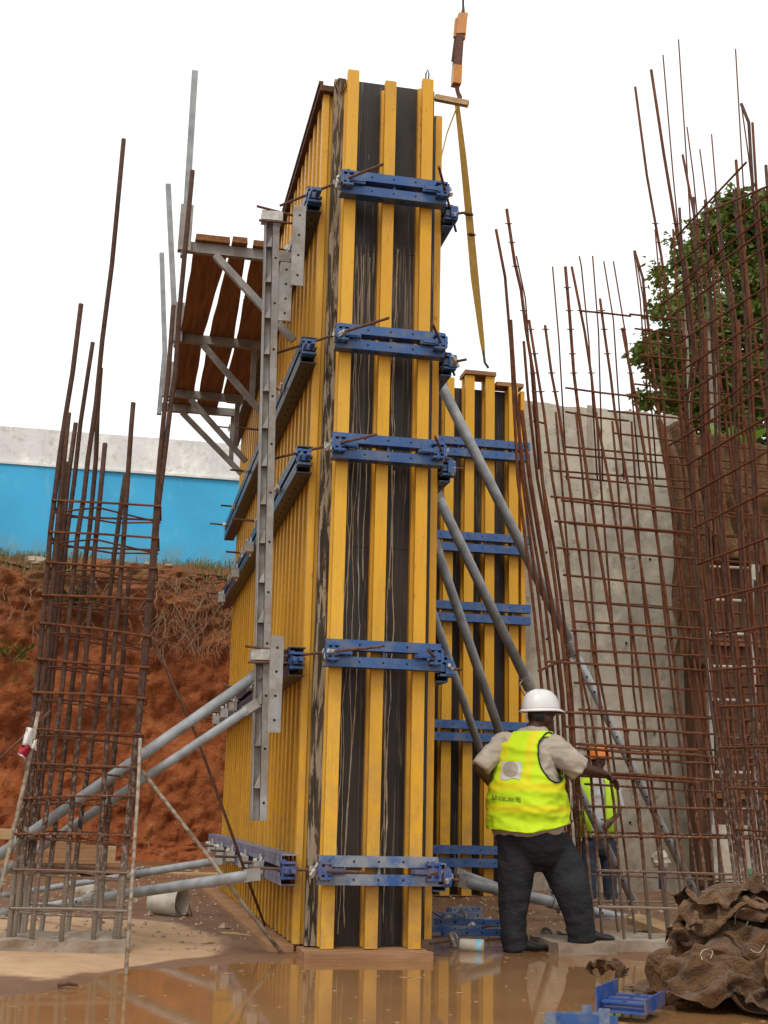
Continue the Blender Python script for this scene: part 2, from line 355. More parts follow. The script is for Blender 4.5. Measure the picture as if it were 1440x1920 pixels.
SKIN = simple('dark_skin', (.078, .033, .018), (.060, .025, .014), 12, .48, 0, .1, 90, bd=.002, spec=.4)
SHOE = simple('black_leather', (.010, .009, .009), (.016, .014, .013), 12, .4, 0, .1)
HELMW = simple('white_helmet_plastic', (.74, .73, .70), (.66, .65, .62), 6, .28, 0, .05, spec=.5)
HELMO = simple('orange_helmet_plastic', (.75, .22, .02), (.68, .18, .02), 6, .3, 0, .05, spec=.5)
PIPING = simple('black_piping', (.015, .02, .02), (.02, .025, .02), 5, .8, 0, 0)
PATCH = simple('pale_reflective_patch', (.56, .54, .48), (.50, .48, .42), 9, .6, 0, .1)
DISC = simple('taupe_badge', (.36, .31, .24), (.34, .29, .225), 9, .7, 0, .1)
INK = simple('dark_green_print', (.02, .05, .02), (.03, .06, .02), 9, .8, 0, 0)
WHITEP = simple('dirty_white_plastic', (.50, .46, .38), (.30, .24, .17), 5, .6, 0, .2)
ORANGE = paint('orange_crane_paint', (.62, .23, .02), (.25, .14, .08), .3)
STRAP = simple('yellow_webbing', (.70, .46, .12), (.58, .36, .08), 20, .9, 0, .3, 120)
REDC = simple('red_cloth', (.42, .02, .04), (.34, .02, .03), 9, .9, 0, .1)
WHITEC = simple('white_cloth', (.72, .70, .66), (.6, .58, .55), 9, .9, 0, .1)
BARK = simple('grey_bark', (.22, .18, .13), (.12, .095, .065), 6, .9, 0, .6, 20, (4, 4, .6))
def leafm(name, a, b):
    m = NT(name); k = m.mix(m.ramp(m.noise(.9, 4, vec=m.pos), .35, .65), a, b)
    m.col(k).rough(.55, 0, .35)
    tr = m.n('ShaderNodeBsdfTranslucent'); m.l(k, tr.inputs[0]); ms = m.n('ShaderNodeMixShader'); ms.inputs[0].default_value = .3
    m.l(m.b.outputs[0], ms.inputs[1]); m.l(tr.outputs[0], ms.inputs[2]); m.l(ms.outputs[0], m.t.nodes['Material Output'].inputs[0]); return m.m
LEAF = leafm('tree_leaves', (.070, .125, .016), (.16, .19, .030))
LEAF2 = leafm('tree_leaves_dark', (.030, .060, .016), (.055, .085, .02))
BANANA = leafm('banana_leaf', (.12, .24, .02), (.18, .30, .03))
GRASS = leafm('dry_grass', (.15, .16, .04), (.24, .19, .07))
ROOT = simple('dry_roots', (.36, .22, .13), (.16, .080, .042), 20, .9, 0, .3)
# ------------------------------------------------------------------ setting: ground, water, embankment
def shore(x, y):
    """>0 on the dry side"""
    pts = [(-9, -3.2), (-2.6, -2.4), (-2.0, -1.9), (-1.65, -1.35), (-1.3, -.72), (-.95, -.35), (-.6, -.12), (-.2, -.1), (.7, .0), (.95, .9), (1.45, .95), (1.9, .2), (2.2, -.1), (4, -.6), (9, -1.2)]
    for (a, b), (c, d) in zip(pts, pts[1:]):
        if a <= x <= c: return y-(b+(d-b)*(x-a)/(c-a))
    return y+1.2 if x > 0 else y+3.2
def ground_z(x, y):
    s = shore(x, y)
    h = .035*math.tanh(s*1.1) if s > 0 else .06*math.tanh(s*.8)
    h += .012*fbm((x, y, 0), 1.3, 3) + .004*nz((x, y, 0), 7, 1)
    if s > .4:
        h += .022*min(1, (s-.4))*fbm((x, y, 0), .6, 9)
    if y > 8: h += .02*(y-8)
    if x > 2.5 and y > 1.5: h += .05*min(1, (x-2.5))*min(1, y-1.5)
    return h
def axis(lo, hi, d, far):
    a = [lo+d*i for i in range(int((hi-lo)/d)+1)]; s = d; e = a[-1]; b = a[0]; up = []; dn = []
    while e < far: s *= 1.5; e += s; up.append(e)
    s = d
    while b > -far: s *= 1.5; b -= s; dn.append(b)
    return dn[::-1]+a+up
xs = axis(-4.5, 7, .07, 400); ys = axis(-3.6, 12.6, .07, 400)
gm = MB(); ny = len(ys)
gm.v = [V((x, y, ground_z(x, y) if abs(x) < 12 and abs(y) < 14 else (0 if y < 14 else .1))) for x in xs for y in ys]
gm.f = [(i*ny+j, (i+1)*ny+j, (i+1)*ny+j+1, i*ny+j+1) for i in range(len(xs)-1) for j in range(ny-1)]
ground = obj('ground', gm, MUD, smooth=True, kind='structure')
at = ground.data.attributes.new('slurry', 'FLOAT', 'POINT')
def slurry(p):
    if not (-6 < p.x < .6 and -3 < p.y < 4): return 0
    s = shore(p.x, p.y); d = 1-max(0, math.hypot((p.x+1.9)/1.45, (p.y-.9)/2.3)-.55)*1.6
    return max(0, min(1, d))*max(0, min(1, s*2.2+.2))
at.data.foreach_set('value', [slurry(p) for p in gm.v])
wm = MB(); wm.grid(lambda u, v: (-4.5+11*u, -4+5.2*v, .0), 44, 20)
wm.f = [f for f in wm.f if min(shore(wm.v[i].x, wm.v[i].y) for i in f) < .35]
water = obj('puddle_water', wm, WATER, kind='structure')
# embankment: plateau edge, overhanging rooty lip, cut face, toe
prof = [(11.55, -.05), (11.75, .12), (12.0, .45), (12.15, 1.2), (12.22, 2.2), (12.3, 3.2), (12.22, 3.9), (12.12, 4.3), (12.2, 4.62), (12.5, 4.86), (13.0, 5.02), (13.6, 5.06)]
def profp(t):
    f = t*(len(prof)-1); i = min(int(f), len(prof)-2); k = f-i; return V((0, prof[i][0]*(1-k)+prof[i+1][0]*k, prof[i][1]*(1-k)+prof[i+1][1]*k))
def embf(u, v):
    x = -9+19*u; p = profp(v); p.x = x
    a = 1 if .05 < v < .9 else .4
    d = .26*fbm((x, p.y, p.z), .55, 5)+.13*fbm((x, p.y, p.z), 1.9, 2)+.11*fbm((x, p.y, p.z*.8), 5, 8)+.05*fbm((x, p.y, p.z), 14, 1, 3)
    d += .10*max(0, .35-abs(nz((x*1.1+.2*p.z, 0, p.z*.25), 1, 6)))
    d += .05*abs(nz((x*2.2, 0, p.z*.35), 1, 4))
    if v > .8: return (x, p.y, p.z+.3*d*(1-v)/.2*1.2+.12*nz((x, 0, 0), .7, 1)*(1-v)/.2 + .05*fbm((x, p.y, 0), 1.2, 7)-.03*(x+3)*.6)
    return (x, p.y-d*a, p.z+.25*d*(v)-.03*(x+3)*.6*v)
em = MB(); em.grid(embf, 420, 170)
emb = obj('red_earth_embankment', em, SOIL, smooth=True, kind='structure')
pl = MB(); pl.grid(lambda u, v: (-200+400*u, 13.45+380*v, 4.99), 10, 10); obj('upper_terrain', pl, SOIL, kind='structure')
# weeds, grass, roots (uncountable)
BVE = BVHTree.FromPolygons(em.v, em.f)
gr = MB()
for k in range(2300):
    x = random.uniform(-5.2, 1.2); y = random.uniform(12.0, 13.3)
    if nz((x, y, 0), .9, 3) < -.1 and random.random() < .75: continue
    if -2.2 < x < -.9 and random.random() < .75: continue
    h = BVE.ray_cast(V((x, y, 8)), V((0, 0, -1)))[0]
    if not h: continue
    L = random.uniform(.05, .20)*(1+.5*nz((x, y, 0), 2)); a = random.uniform(0, 6.28); b = V((math.cos(a), math.sin(a), 0)); lean = b*L*random.uniform(.2, .9)
    wv = V((-b.y, b.x, 0))*.008
    gr.add([h-wv, h+wv, h+lean*.4+V((0, 0, L*.7))+wv*.7, h+lean*.4+V((0, 0, L*.7))-wv*.7, h+lean+V((0, 0, L*.8))], [(0, 1, 2, 3), (3, 2, 4)])
tag(obj('grass', gr, GRASS, kind='stuff'), 'sparse dry grass along the top of the earth bank', 'grass')
def root_mass(n, xr, zr, Lr, seed):
    random.seed(seed); rm = MB()
    for k in range(n):
        x = random.uniform(*xr); z = random.uniform(*zr)
        h = BVE.ray_cast(V((x, 5, z)), V((0, 1, 0)))[0]
        if not h: continue
        p = h+V((0, -.01, 0)); pts = [p.copy()]; L = random.uniform(*Lr); ns = 5; d = V((random.uniform(-.7, .7), random.uniform(-.5, -.05), random.uniform(-1, -.2))).normalized()
        for i in range(ns):
            d = (d+V((random.uniform(-.5, .5), random.uniform(-.3, .25), random.uniform(-.6, .2)))).normalized(); p = p+d*L/ns; pts.append(p.copy())
        r0 = random.uniform(.003, .008); rm.tube(pts, [r0*(1-.13*i) for i in range(ns+1)], 4, False)
    return rm
tag(obj('roots', root_mass(320, (-1.15, .45), (3.5, 4.75), (.15, .6), 3), ROOT, kind='stuff'), 'tangle of pale dry roots hanging from the eroded bank edge', 'roots')
tag(obj('dry_vines', root_mass(100, (-4.6, -1.2), (3.6, 4.95), (.15, .6), 5), ROOT, kind='stuff'), 'dry vines and rootlets trailing down the left of the bank', 'roots')
random.seed(11)
def weed(name, c, n, size, label, m):
    h, nn, _, _ = BVE.ray_cast(V((c[0], 5, c[1])), V((0, 1, 0)))
    t = thing(name, h, label, 'weed', 'green weeds on the bank'); lf = MB(); st = MB()
    for k in range(n):
        a = random.uniform(-1.4, 1.4); L = size*random.uniform(.5, 1.1)
        d = V((math.sin(a), -random.uniform(.3, .9), random.uniform(-.2, .9))).normalized(); e = h+d*L
        st.tube([h, h+d*L*.5+V((0, 0, .04)), e], .004, 4, False)
        for q in range(6):
            b = h+d*L*random.uniform(.3, 1); dd = (d+V((random.uniform(-1, 1), random.uniform(-.6, .2), random.uniform(-.7, .5)))).normalized()*random.uniform(.07, .15); sd_ = dd.cross(V((0, .5, 1))).normalized()*.022
            lf.add([b, b+dd*.5+sd_, b+dd, b+dd*.5-sd_], [(0, 1, 2, 3)])
    obj('stem', st, ROOT, t); obj('foliage', lf, m, t)
p = PY(20, 1235, 12); weed('weed_plant', (p.x, p.z), 16, .55, 'green leafy weed on the bank at the left edge of the picture', LEAF)
p = PY(150, 1140, 12); weed('weed_plant', (p.x, p.z), 26, .45, 'low green weed on the bank behind the left rebar column cage', LEAF2)
# boundary wall on the bank
t = thing('boundary_wall', (-3, 13.2, 5), 'boundary wall painted sky blue below and off white above, on the earth bank', 'wall')
obj('blue_band', MB().bb((-14, 13.1, 4.6), (-2.05, 13.32, 6.60)).bb((-2.03, 13.12, 4.6), (3.2, 13.32, 6.60)), WBLUE, t)
obj('white_upper_wall', MB().bb((-14, 13.14, 6.602), (3.2, 13.34, 7.28)).bb((-14, 13.07, 6.601), (3.2, 13.36, 6.64)), WWHITE, t)
random.seed(5)
ST = simple('earthy_stone', (.40, .30, .21), (.25, .17, .11), 8, .9, 0, .5, 20)
def stone(p, r, label, group):
    R = Matrix.Rotation(random.uniform(0, 6), 3, 'Z'); s = random.uniform(0, 50)
    mb = MB().ell(p, r*1.3, r, r*.6, R, 9, 6, lambda d: .35*nz(d, 1.4, s))
    tag(obj('stone', mb, ST, org=p), label, 'stone', group)
for px, r, lab in ((255, .06, 'small pale stone on the bank rim left of the larger one, by the cage'), (280, .09, 'largest pale stone on the bank rim between cage and formwork'), (120, .09, 'stone on the bank rim inside the left rebar cage'), (66, .16, 'big flat stone slab on the bank rim left of the cage'), (318, .07, 'pale stone on the bank rim nearest the formwork')):
    h = BVE.ray_cast(V((PY(px, 1040, 12.5).x, random.uniform(12.35, 12.8), 8)), V((0, 0, -1)))[0]
    if h: stone(h+V((0, 0, r*.25)), r, lab, 'stones on the bank rim')
# ------------------------------------------------------------------ H20 formwork pieces
def beam_mesh(name, L, D=.2, Wd=.10, m=None):
    """I beam: depth along +Y from outer flange at y=0, height along Z from 0"""
    a, b, ft = Wd/2, .02, .048
    pr = [(-a, 0), (a, 0), (a, ft), (b, ft+.006), (b, D-ft-.006), (a, D-ft), (a, D), (-a, D), (-a, D-ft), (-b, D-ft-.006), (-b, ft+.006), (-a, ft)]
    mb = MB().prism(pr, (0, 0, 0), (0, 0, L), (1, 0, 0), (0, 1, 0)); me = mb.mesh(name); me.materials.append(m or YEL); return me
def place(name, me, parent, loc, rz=0):
    o = bpy.data.objects.new(name, me); C.objects.link(o); o.parent = parent; o.location = V(loc)-V(parent.location); o.rotation_euler = (0, 0, rz); return o
def waler_mb(o, a, n, L, z, rails=MB, holes=None, h=.072, gap=.046, d=.10, pitch=.17):
    """pair of channels from o along a, standing d outward along n"""
    o, a, n = V(o), V(a), V(n); Z = V((0, 0, 1)); mb = MB(); hb = MB(); t = .008
    for s in (1, -1):
        zc = z+s*(gap+h)/2
        p = o+Z*zc; q = p+a*L
        pr = [(0, -h/2), (d, -h/2), (d, h/2), (0, h/2), (0, h/2-t), (d-t, h/2-t), (d-t, -h/2+t), (0, -h/2+t)]
        mb.prism(pr, p, q, n, Z)
        k = .07
        while k < L-.03:
            c = p+a*k+n*(d+.0006); hb.cyl(c-n*.002, c, .0085, 8)
            c2 = p+a*(k+.08)-Z*(h/2+.0006)+n*d*.5; hb.bar(c2-a*.02, c2+a*.02, .012, .0014)
            k += pitch
    k = .12
    while k < L:
        c = o+a*k+Z*z+n*(d*.45); mb.bar(c-Z*(gap/2+.01), c+Z*(gap/2+.01), .02, .05, n); k += max(.3, L/5)
    return mb, hb
def bracket_mb(c, a, n, s=1):
    """blue corner tensioning bracket at c (a along waler, n outward)"""
    c, a, n = V(c), V(a), V(n); Z = V((0, 0, 1)); R = Matrix((a, n, Z)).transposed(); mb = MB()
    mb.box(c, (.07, .085, .05), R); mb.box(c+Z*.05, (.085, .10, .016), R); mb.box(c-Z*.05, (.085, .10, .016), R)
    mb.box(c+a*.045*s+n*.02, (.02, .06, .085), R); mb.box(c-a*.075*s-n*.02, (.13, .03, .026), R); mb.box(c-a*.075*s+n*.032, (.11, .014, .03), R)
    mb.cyl(c-Z*.065+n*.03, c+Z*.07+n*.03, .016, 8); return mb
def wingnut_mb(c, d):
    c, d = V(c), V(d).normalized(); x = d.orthogonal().normalized(); x = Matrix.Rotation(random.uniform(0, 3), 3, d) @ x; y = d.cross(x); mb = MB()
    mb.cyl(c-d*.018, c+d*.022, .016, 8); mb.cyl(c-d*.022, c-d*.016, .030, 10)
    for s in (1, -1):
        mb.prism([(-.008, -.014), (.008, -.014), (.012, .012), (-.004, .014)], c+x*.012*s, c+x*.052*s+y*.008*s, d, y)
    return mb
Zv = V((0, 0, 1))
def waler(parent, o, a, n, L, z, m, br=(), tie=(), h=.072, d=.10, gap=.046):
    mb, hb = waler_mb(o, a, n, L, z, h=h, d=d, gap=gap)
    wl = obj('waler', mb, m, parent); obj('bolt_hole', hb, DARKST, wl)
    for (k, s, off) in br:
        obj('corner_bracket', bracket_mb(V(o)+V(a)*k+Zv*z+V(n)*off, a, n, s), BLUE if m is not BLUED else BLUEB, wl)
    for (p, q, kn) in tie:
        p, q = V(p), V(q); obj('tie_rod', MB().cyl(p, q, .0105, 8), RODR, wl); dd = (q-p).normalized()
        for k in kn: obj('wing_nut', wingnut_mb(p+(q-p)*k, dd), SILVER, wl)
    return wl
# ------------------------------------------------------------------ tall column formwork
TOP = 6.55
FW = thing('column_formwork', (0.25, .2, 0), 'tall yellow timber and black plywood column formwork with blue steel walers', 'formwork')
bmA = beam_mesh('beam', 6.565, .2, .088); bmB = beam_mesh('beam', 6.575, .2, .088); bmL = beam_mesh('beam', 6.467, .165, .085, YELD); bmR = beam_mesh('beam', 6.36, .045, .06)
place('beam', bmA, FW, (0, 0, .060)); place('beam', bmA, FW, (.3, 0, .060)).scale = (1, 1, .992); place('beam', bmB, FW, (.6, 0, .060))
obj('plywood_panel', MB().bb((-.04, .2, .062), (.70, .221, 2.85)).bb((-.04, .2, 2.853), (.70, .221, 5.2)).bb((-.04, .2, 5.203), (.70, .221, 6.655)), PLY, FW)
obj('corner_board', MB().bb((-.128, .168, .062), (-.042, .222, 2.3)).bb((-.126, .171, 2.302), (-.042, .222, 4.15)).bb((-.124, .17, 4.152), (-.042, .222, 6.63)), STRIP, FW)
obj('base_plank', roughbox((-.175, -.16, -.01), (.69, .23, .055), .05, .007, 2), PLANKX, FW)
obj('base_plank', roughbox((-.37, .235, -.01), (-.19, 6.6, .060), .09, .008, 4), PLANKX, FW)
NL = 27
for i in range(NL):
    y = .29+i*.236
    place('beam', bmL, FW, (-.197, y, .065), -math.pi/2)
obj('plywood_panel', MB().bb((-.034, .224, .066), (-.012, 6.6, 6.53)), PLY, FW)
obj('top_rail', MB().bb((-.235, .20, 6.534), (.0, 3.2, 6.582)).bb((-.235, 3.22, 6.534), (.0, 6.6, 6.575)), BROWNB, FW)
obj('top_rail', MB().bb((-.245, .2, 6.584), (-.21, 6.5, 6.615)), BROWNB, FW)
# right hand shutter
obj('plywood_panel', MB().bb((.702, .224, .1), (.722, 3.3, 6.45)), PLY, FW)
for i in range(12): place('beam', bmR, FW, (.770, .26+i*.27, .102), math.pi/2)
zF = [.57, 2.03, 3.53, 4.37, 5.61]; zL = [.56, 1.98, 3.46, 4.31, 5.54]
for i, z in enumerate(zF):
    m = BLUED if i == 0 else BLUE
    waler(FW, (-.09, -.002, 0), (1, 0, 0), (0, -1, 0), .825, z, m,
          [(.045, -1, .12), (.775, 1, .12)],
          [((-.49, .40, z-.012), (.17+.05*(i % 2), -.42-.09*(i % 2), z+.004), (.62, .575)), ((.97-.05*(i == 1), .50, z-.01), (.575-.03*(i % 2), -.49, z+.0), (.63, .60))])
    # right shutter waler
    zr = z-.05
    waler(FW, (.772, .16, 0), (0, 1, 0), (1, 0, 0), 3.1, zr, m, [(-.015, -1, .06)], [((.80, .16, zr), (.93, .0 if i == 3 else .06, zr-.01), (.5,))], d=.085)
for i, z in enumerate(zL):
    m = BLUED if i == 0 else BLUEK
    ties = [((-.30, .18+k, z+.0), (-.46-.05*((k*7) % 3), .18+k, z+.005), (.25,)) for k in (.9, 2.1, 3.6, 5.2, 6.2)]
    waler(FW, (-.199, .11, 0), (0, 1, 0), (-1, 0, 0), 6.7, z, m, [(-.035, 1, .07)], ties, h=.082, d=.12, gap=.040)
CEMR = simple('dried_cement', (.52, .43, .31), (.40, .32, .22), 30, .9, 0, .3)
random.seed(17)
for k in range(9):
    bay = k % 2; x = (.075 if bay == 0 else .375)+random.uniform(0, .15); z = random.choice((5.3, 5.15, 4.25, 5.25, 3.45, 3.9)) if k > 5 else 5.25-.1*random.random(); ze = random.uniform(.12, 2.6) if k > 3 else .12; pts = []; xx = x; dr_ = 0; rj = 1
    while z > ze:
        pts.append(V((xx, .199, z))); dr_ = dr_*.5+random.gauss(0, .0032); xx = min(max(xx+dr_+(x-xx)*.08, (.06, .36)[bay]), (.24, .54)[bay]); z -= random.uniform(.035, .11)
    if len(pts) > 2:
        r0 = random.uniform(.0026, .0052); obj('cement_run', MB().tube(pts, [r0*random.choice((.5, .8, 1, 1, 1.3, 2.1 if k < 3 else 1.2)) for _ in pts], 5), CEMR, FW, True)
# steel knick-knacks along the left walers
for i, (z, ys_) in enumerate(((.53, (1.1, 2.2, 3.4, 4.6, 5.8)), (1.94, (3.9, 4.9, 6.0)), (3.36, (3.0, 4.4, 6.1)))):
    for y in ys_:
        cb = MB().bar((-.326, y, z), (-.40, y, z), .12, .09); cb.bar((-.39, y-.05, z+.06), (-.39, y+.05, z-.03), .03, .03); cb.cyl((-.345, y, z-.08), (-.345, y, z+.1), .012, 6)
        obj('clamp_plate', cb, SILVER, FW)
for k in range(4):
    c = V((.578, .10, 6.42-.135*k)); obj('bolt_head', MB().cyl(c, c-V((.012, 0, 0)), .014, 8), DARKST, FW)
# lifting loops
obj('lifting_loop', MB().tube([(.59, .06, 6.6), (.587, .03, 6.70), (.598, .02, 6.73), (.612, .03, 6.70), (.61, .06, 6.6)], .006, 5), DARKST, FW)
obj('lifting_loop', MB().tube([(-.10, .16, 6.50), (-.125, .13, 6.55), (-.10, .11, 6.60), (-.05, .11, 6.60), (-.035, .13, 6.55), (-.08, .155, 6.50)], .008, 5), RODR, FW)
# vertical perforated plates near the left corner
def plate(px0, py0, py1, x, label):
    a = PX(px0, py0, x); b = PX(px0, py1, x); z0, z1 = b.z, a.z; y = a.y; mb = MB(); hb = MB()
    mb.prism([(-.045, 0), (.045, 0), (.045, .06), (.037, .06), (.037, .008), (-.037, .008), (-.037, .06), (-.045, .06)], (x, y, z0), (x, y, z1), (1, 0, 0), (0, 1, 0))
    n = 4
    for k in range(n):
        c = V((x, y-.0006, z0+(z1-z0)*(k+.5)/n)); hb.cyl(c, c+V((0, .003, 0)), .010, 8)
    t = thing('splice_channel', (x, y, z0), label, 'steel channel', 'perforated steel channels hung on the left walers')
    obj('channel', mb, GALVW, t); obj('bolt_hole', hb, DARKST, t)
plate(563, 385, 518, -.40, 'short grey perforated channel bolted beside the top blue waler bracket')
plate(538, 492, 588, -.46, 'short grey perforated channel half hidden behind the upright, below the top waler')
plate(521, 1192, 1370, -.42, 'long grey perforated channel bolted beside the second lowest waler bracket')
# ------------------------------------------------------------------ strongback upright
yS = .22
xS0 = -.465; zb0 = .88; zt0 = 5.43
t = thing('strongback', (xS0, yS, zb0), 'long weathered grey steel upright with holes standing against the left side of the formwork', 'steel upright')
t.rotation_euler = (0, -.0215, 0)
obj('front_rail', MB().bb((xS0+.004, yS, zb0), (xS0+.054, yS+.10, zt0)), GALVW, t)
obj('web_plate', MB().bb((xS0-.05, yS+.05, zb0), (xS0+.002, yS+.06, zt0-.05)).bb((xS0-.054, yS-.004, zb0), (xS0-.047, yS+.12, zt0-.04)), GALVW, t)
hb = MB(); z = 1.1
while z < 5.3:
    obj('gusset', MB().prism([(0, 0), (.044, 0), (.044, .10)], (xS0-.045, yS+.002, z), (xS0-.045, yS+.048, z), (1, 0, 0), (0, 0, 1)), GALVW, t); z += .29
z = 1.0
while z < 5.3: hb.cyl((xS0+.029, yS-.0008, z), (xS0+.029, yS+.003, z), .010, 8); z += .37
obj('bolt_hole', hb, DARKST, t)
for z in (2.02, 5.40):
    obj('clamp_head', MB().bb((xS0-.085, yS-.03, z-.03), (xS0+.075, yS+.08, z+.045)), SILVER, t)
    obj('tie_rod', MB().cyl((xS0-.13, yS-.05, z+.06), (xS0+.22, yS+.03, z+.04), .010, 7), RODR, t); obj('tie_rod', MB().cyl((xS0-.11, yS-.04, z-.05), (xS0+.18, yS-.04, z-.05), .010, 7), RODR, t)
# ------------------------------------------------------------------ working platform
arms = [((352, 464), (365, 140), 'nearest'), ((337, 634), (315, 350), 'second nearest'), ((318, 737), (303, 478), 'third'), ((304, 763), (309, 655), 'farthest')]
ap = []; ZP = 5.30
for k, (po, pp, nm) in enumerate(arms):
    O = PZ(*po, ZP); y = O.y; ap.append(O)
    t = thing('platform_bracket', O, 'grey steel platform bracket with diagonal strut, %s of the four beside the formwork' % nm, 'scaffold bracket', 'platform brackets on the left of the formwork')
    obj('arm', MB().bar((O.x-.02, y, ZP), (-.36, y, ZP), .05, .085), GALVW, t)
    P = PY(*pp, y); obj('guard_post', MB().bar((O.x-.03, y-.035, ZP-.10), (P.x, y-.035, P.z), .05, .065, (0, 1, 0)), GALV, t)
    if k < 3: obj('post_socket', MB().bar((O.x-.03, y-.05, ZP-.06), (O.x-.025, y-.05, ZP+.33), .10, .07, (0, 1, 0)), GALVW, t)
    obj('strut', MB().bar((O.x+.22, y-.002, ZP-.045), (-.30, y-.002, ZP-.70), .05, .055), GALVW, t)
    obj('hanger', MB().bar((-.42, y+.05, ZP-.04), (-.42, y+.05, ZP-.58), .05, .05, (0, 1, 0)), GALVW, t)
def platplank(ed, label, dz=0):
    """ed: (left px, right px, py) of the underside edges at stations along the plank"""
    zz = ZP+.046+dz; st_ = []
    for l_, r_, py in ed: a_, b_ = PZ(l_, py, zz), PZ(r_, py, zz); st_.append((a_.x, b_.x, (a_.y+b_.y)/2))
    rings = []; n = 6
    for i in range(len(st_)-1):
        for q in range(n+(i == len(st_)-2)):
            k = q/n; A_, B_ = st_[i], st_[i+1]; xa, xb, y = (A_[j]*(1-k)+B_[j]*k for j in range(3)); xa += .004*math.sin(7*y+xb*9); xb += .004*math.sin(5*y+xa*9)
            rings.append([(xa, y, zz), (xb, y, zz), (xb-.004, y, zz+.05), (xa+.004, y, zz+.05)])
    tag(obj('scaffold_plank', MB().loft(rings), PLANK, org=(st_[0][0], st_[0][2], zz)), label, 'plank', 'planks on the platform brackets')
platplank([(366, 433, 452), (338, 382, 626), (326, 364, 738), (320, 354, 775)], 'brown scaffold plank with a pale splintered end, outermost on the platform')
platplank([(436, 464, 455), (392, 440, 632), (372, 414, 742), (366, 405, 778)], 'brown scaffold plank with a squared end, in the middle of the platform', .002)
platplank([(474, 506, 462), (445, 496, 632), (418, 462, 740)], 'brown scaffold plank with a broken end, innermost beside the steel upright', -.002)
# ------------------------------------------------------------------ rear formwork
RF = thing('rear_formwork', (2.7, 5.7, 0), 'lower yellow beam formwork panel standing behind the tall column', 'formwork')
rb = beam_mesh('beam', 6.12, .2, .115); yR = 5.6
rx = [PY(c, 800, yR).x for c in (843, 881, 919, 963)]
for i, x in enumerate(rx): place('beam', rb, RF, (x, yR, .06)).scale = (1, 1, (1, 1.008, 1.01, .992)[i])
place('beam', rb, RF, (rx[0]-.26, yR, .06)); place('beam', rb, RF, (rx[0]-.52, yR, .06))
obj('plywood_panel', MB().bb((rx[0]-.7, yR+.2, .06), (rx[-1]+.10, yR+.222, 3.9)).bb((rx[0]-.7, yR+.2, 3.903), (rx[-1]+.10, yR+.222, 6.12)), PLY, RF)
obj('top_rail', MB().bb((rx[1]-.07, yR-.03, 6.24), (rx[2]+.07, yR+.25, 6.29)), PLANKX, RF)
obj('top_rail', MB().bb((rx[2]+.09, yR+.02, 6.14), (rx[3]+.14, yR+.24, 6.19)), PLANKX, RF)
obj('side_board', MB().bb((rx[3]+.11, yR+.05, .06), (rx[3]+.16, yR+.24, 6.1)), YELD, RF)
for i, py in enumerate((840, 1017, 1148, 1371, 1606)):
    z = PY(900, py, yR-.1).z; waler(RF, (rx[0]-.7, yR-.002, 0), (1, 0, 0), (0, -1, 0), rx[-1]-rx[0]+.88, z, BLUE, h=.095)
# ------------------------------------------------------------------ push-pull props
def prop(p, q, r, label, holes=True, inner=.62, collar=True, m=GALV):
    p, q = V(p), V(q); d = (q-p).normalized(); L = (q-p).length; t = thing('steel_prop', q if q.z < p.z else p, label, 'prop', 'raking steel props')
    mid = p+d*L*inner
    obj('outer_tube', MB().tube([p+d*.06, mid], r, 14), m, t, True); obj('inner_tube', MB().tube([mid-d*.02, q-d*.05], r*.8, 14), m, t, True)
    if collar:
        cb = MB().cyl(mid-d*.11, mid+d*.03, r*1.28, 12); x = d.orthogonal().normalized()
        cb.tube([mid-d*.10+x*r, mid-d*.10+x*r*3, mid+d*.08+x*r*3, mid+d*.08+x*r], .008, 5); obj('adjusting_collar', cb, GALVW, t)
    if holes:
        hb = MB(); up = d.cross(RT).normalized(); side = (CAM-mid).normalized(); side = (side-d*side.dot(d)).normalized()
        k = L*inner+.12
        while k < L-.1:
            c = p+d*k+side*(r*.8-.001); hb.cyl(c, c+side*.003, .011, 7); k += .17
        obj('pin_hole', hb, DARKST, t)
    obj('end_fork', MB().bar(p-d*.03, p+d*.09, r*1.2, r*2.2), GALVW, t); obj('end_fork', MB().bar(q-d*.12, q, r*1.1, r*1.9), GALVW, t)
# left rakers (foot of each on the slab beyond the left edge)
def ext(p, q, z):  # extend the line p-q to height z
    k = (z-p.z)/(q.z-p.z); return p+(q-p)*k
p = PX(487, 1262, -.5); q = PY(0, 1602, p.y+.3); prop(p, ext(p, q, .08), .038, 'thick grey raking prop running from the upright down to the left, the higher one', False, .8, False)
p = PX(478, 1322, -.55); p.y += .3; q = PY(0, 1640, p.y+.8); prop(PX(478, 1322, -.55), ext(PX(478, 1322, -.55), q, .08), .031, 'thinner grey raking prop just below the thick one on the left', False, .8, False)
p = PX(415, 1613, -.5); q = PY(0, 1680, 5.0); prop(p, ext(p, q, .12) if q.z > .12 else q, .035, 'nearly level grey prop low on the left, the farther one', False, .38, True)
p = PX(478, 1640, -.52); q = PY(0, 1712, 2.6); prop(p, q, .037, 'nearly level grey prop low on the left, the nearer one with perforated end', True, .6, True)
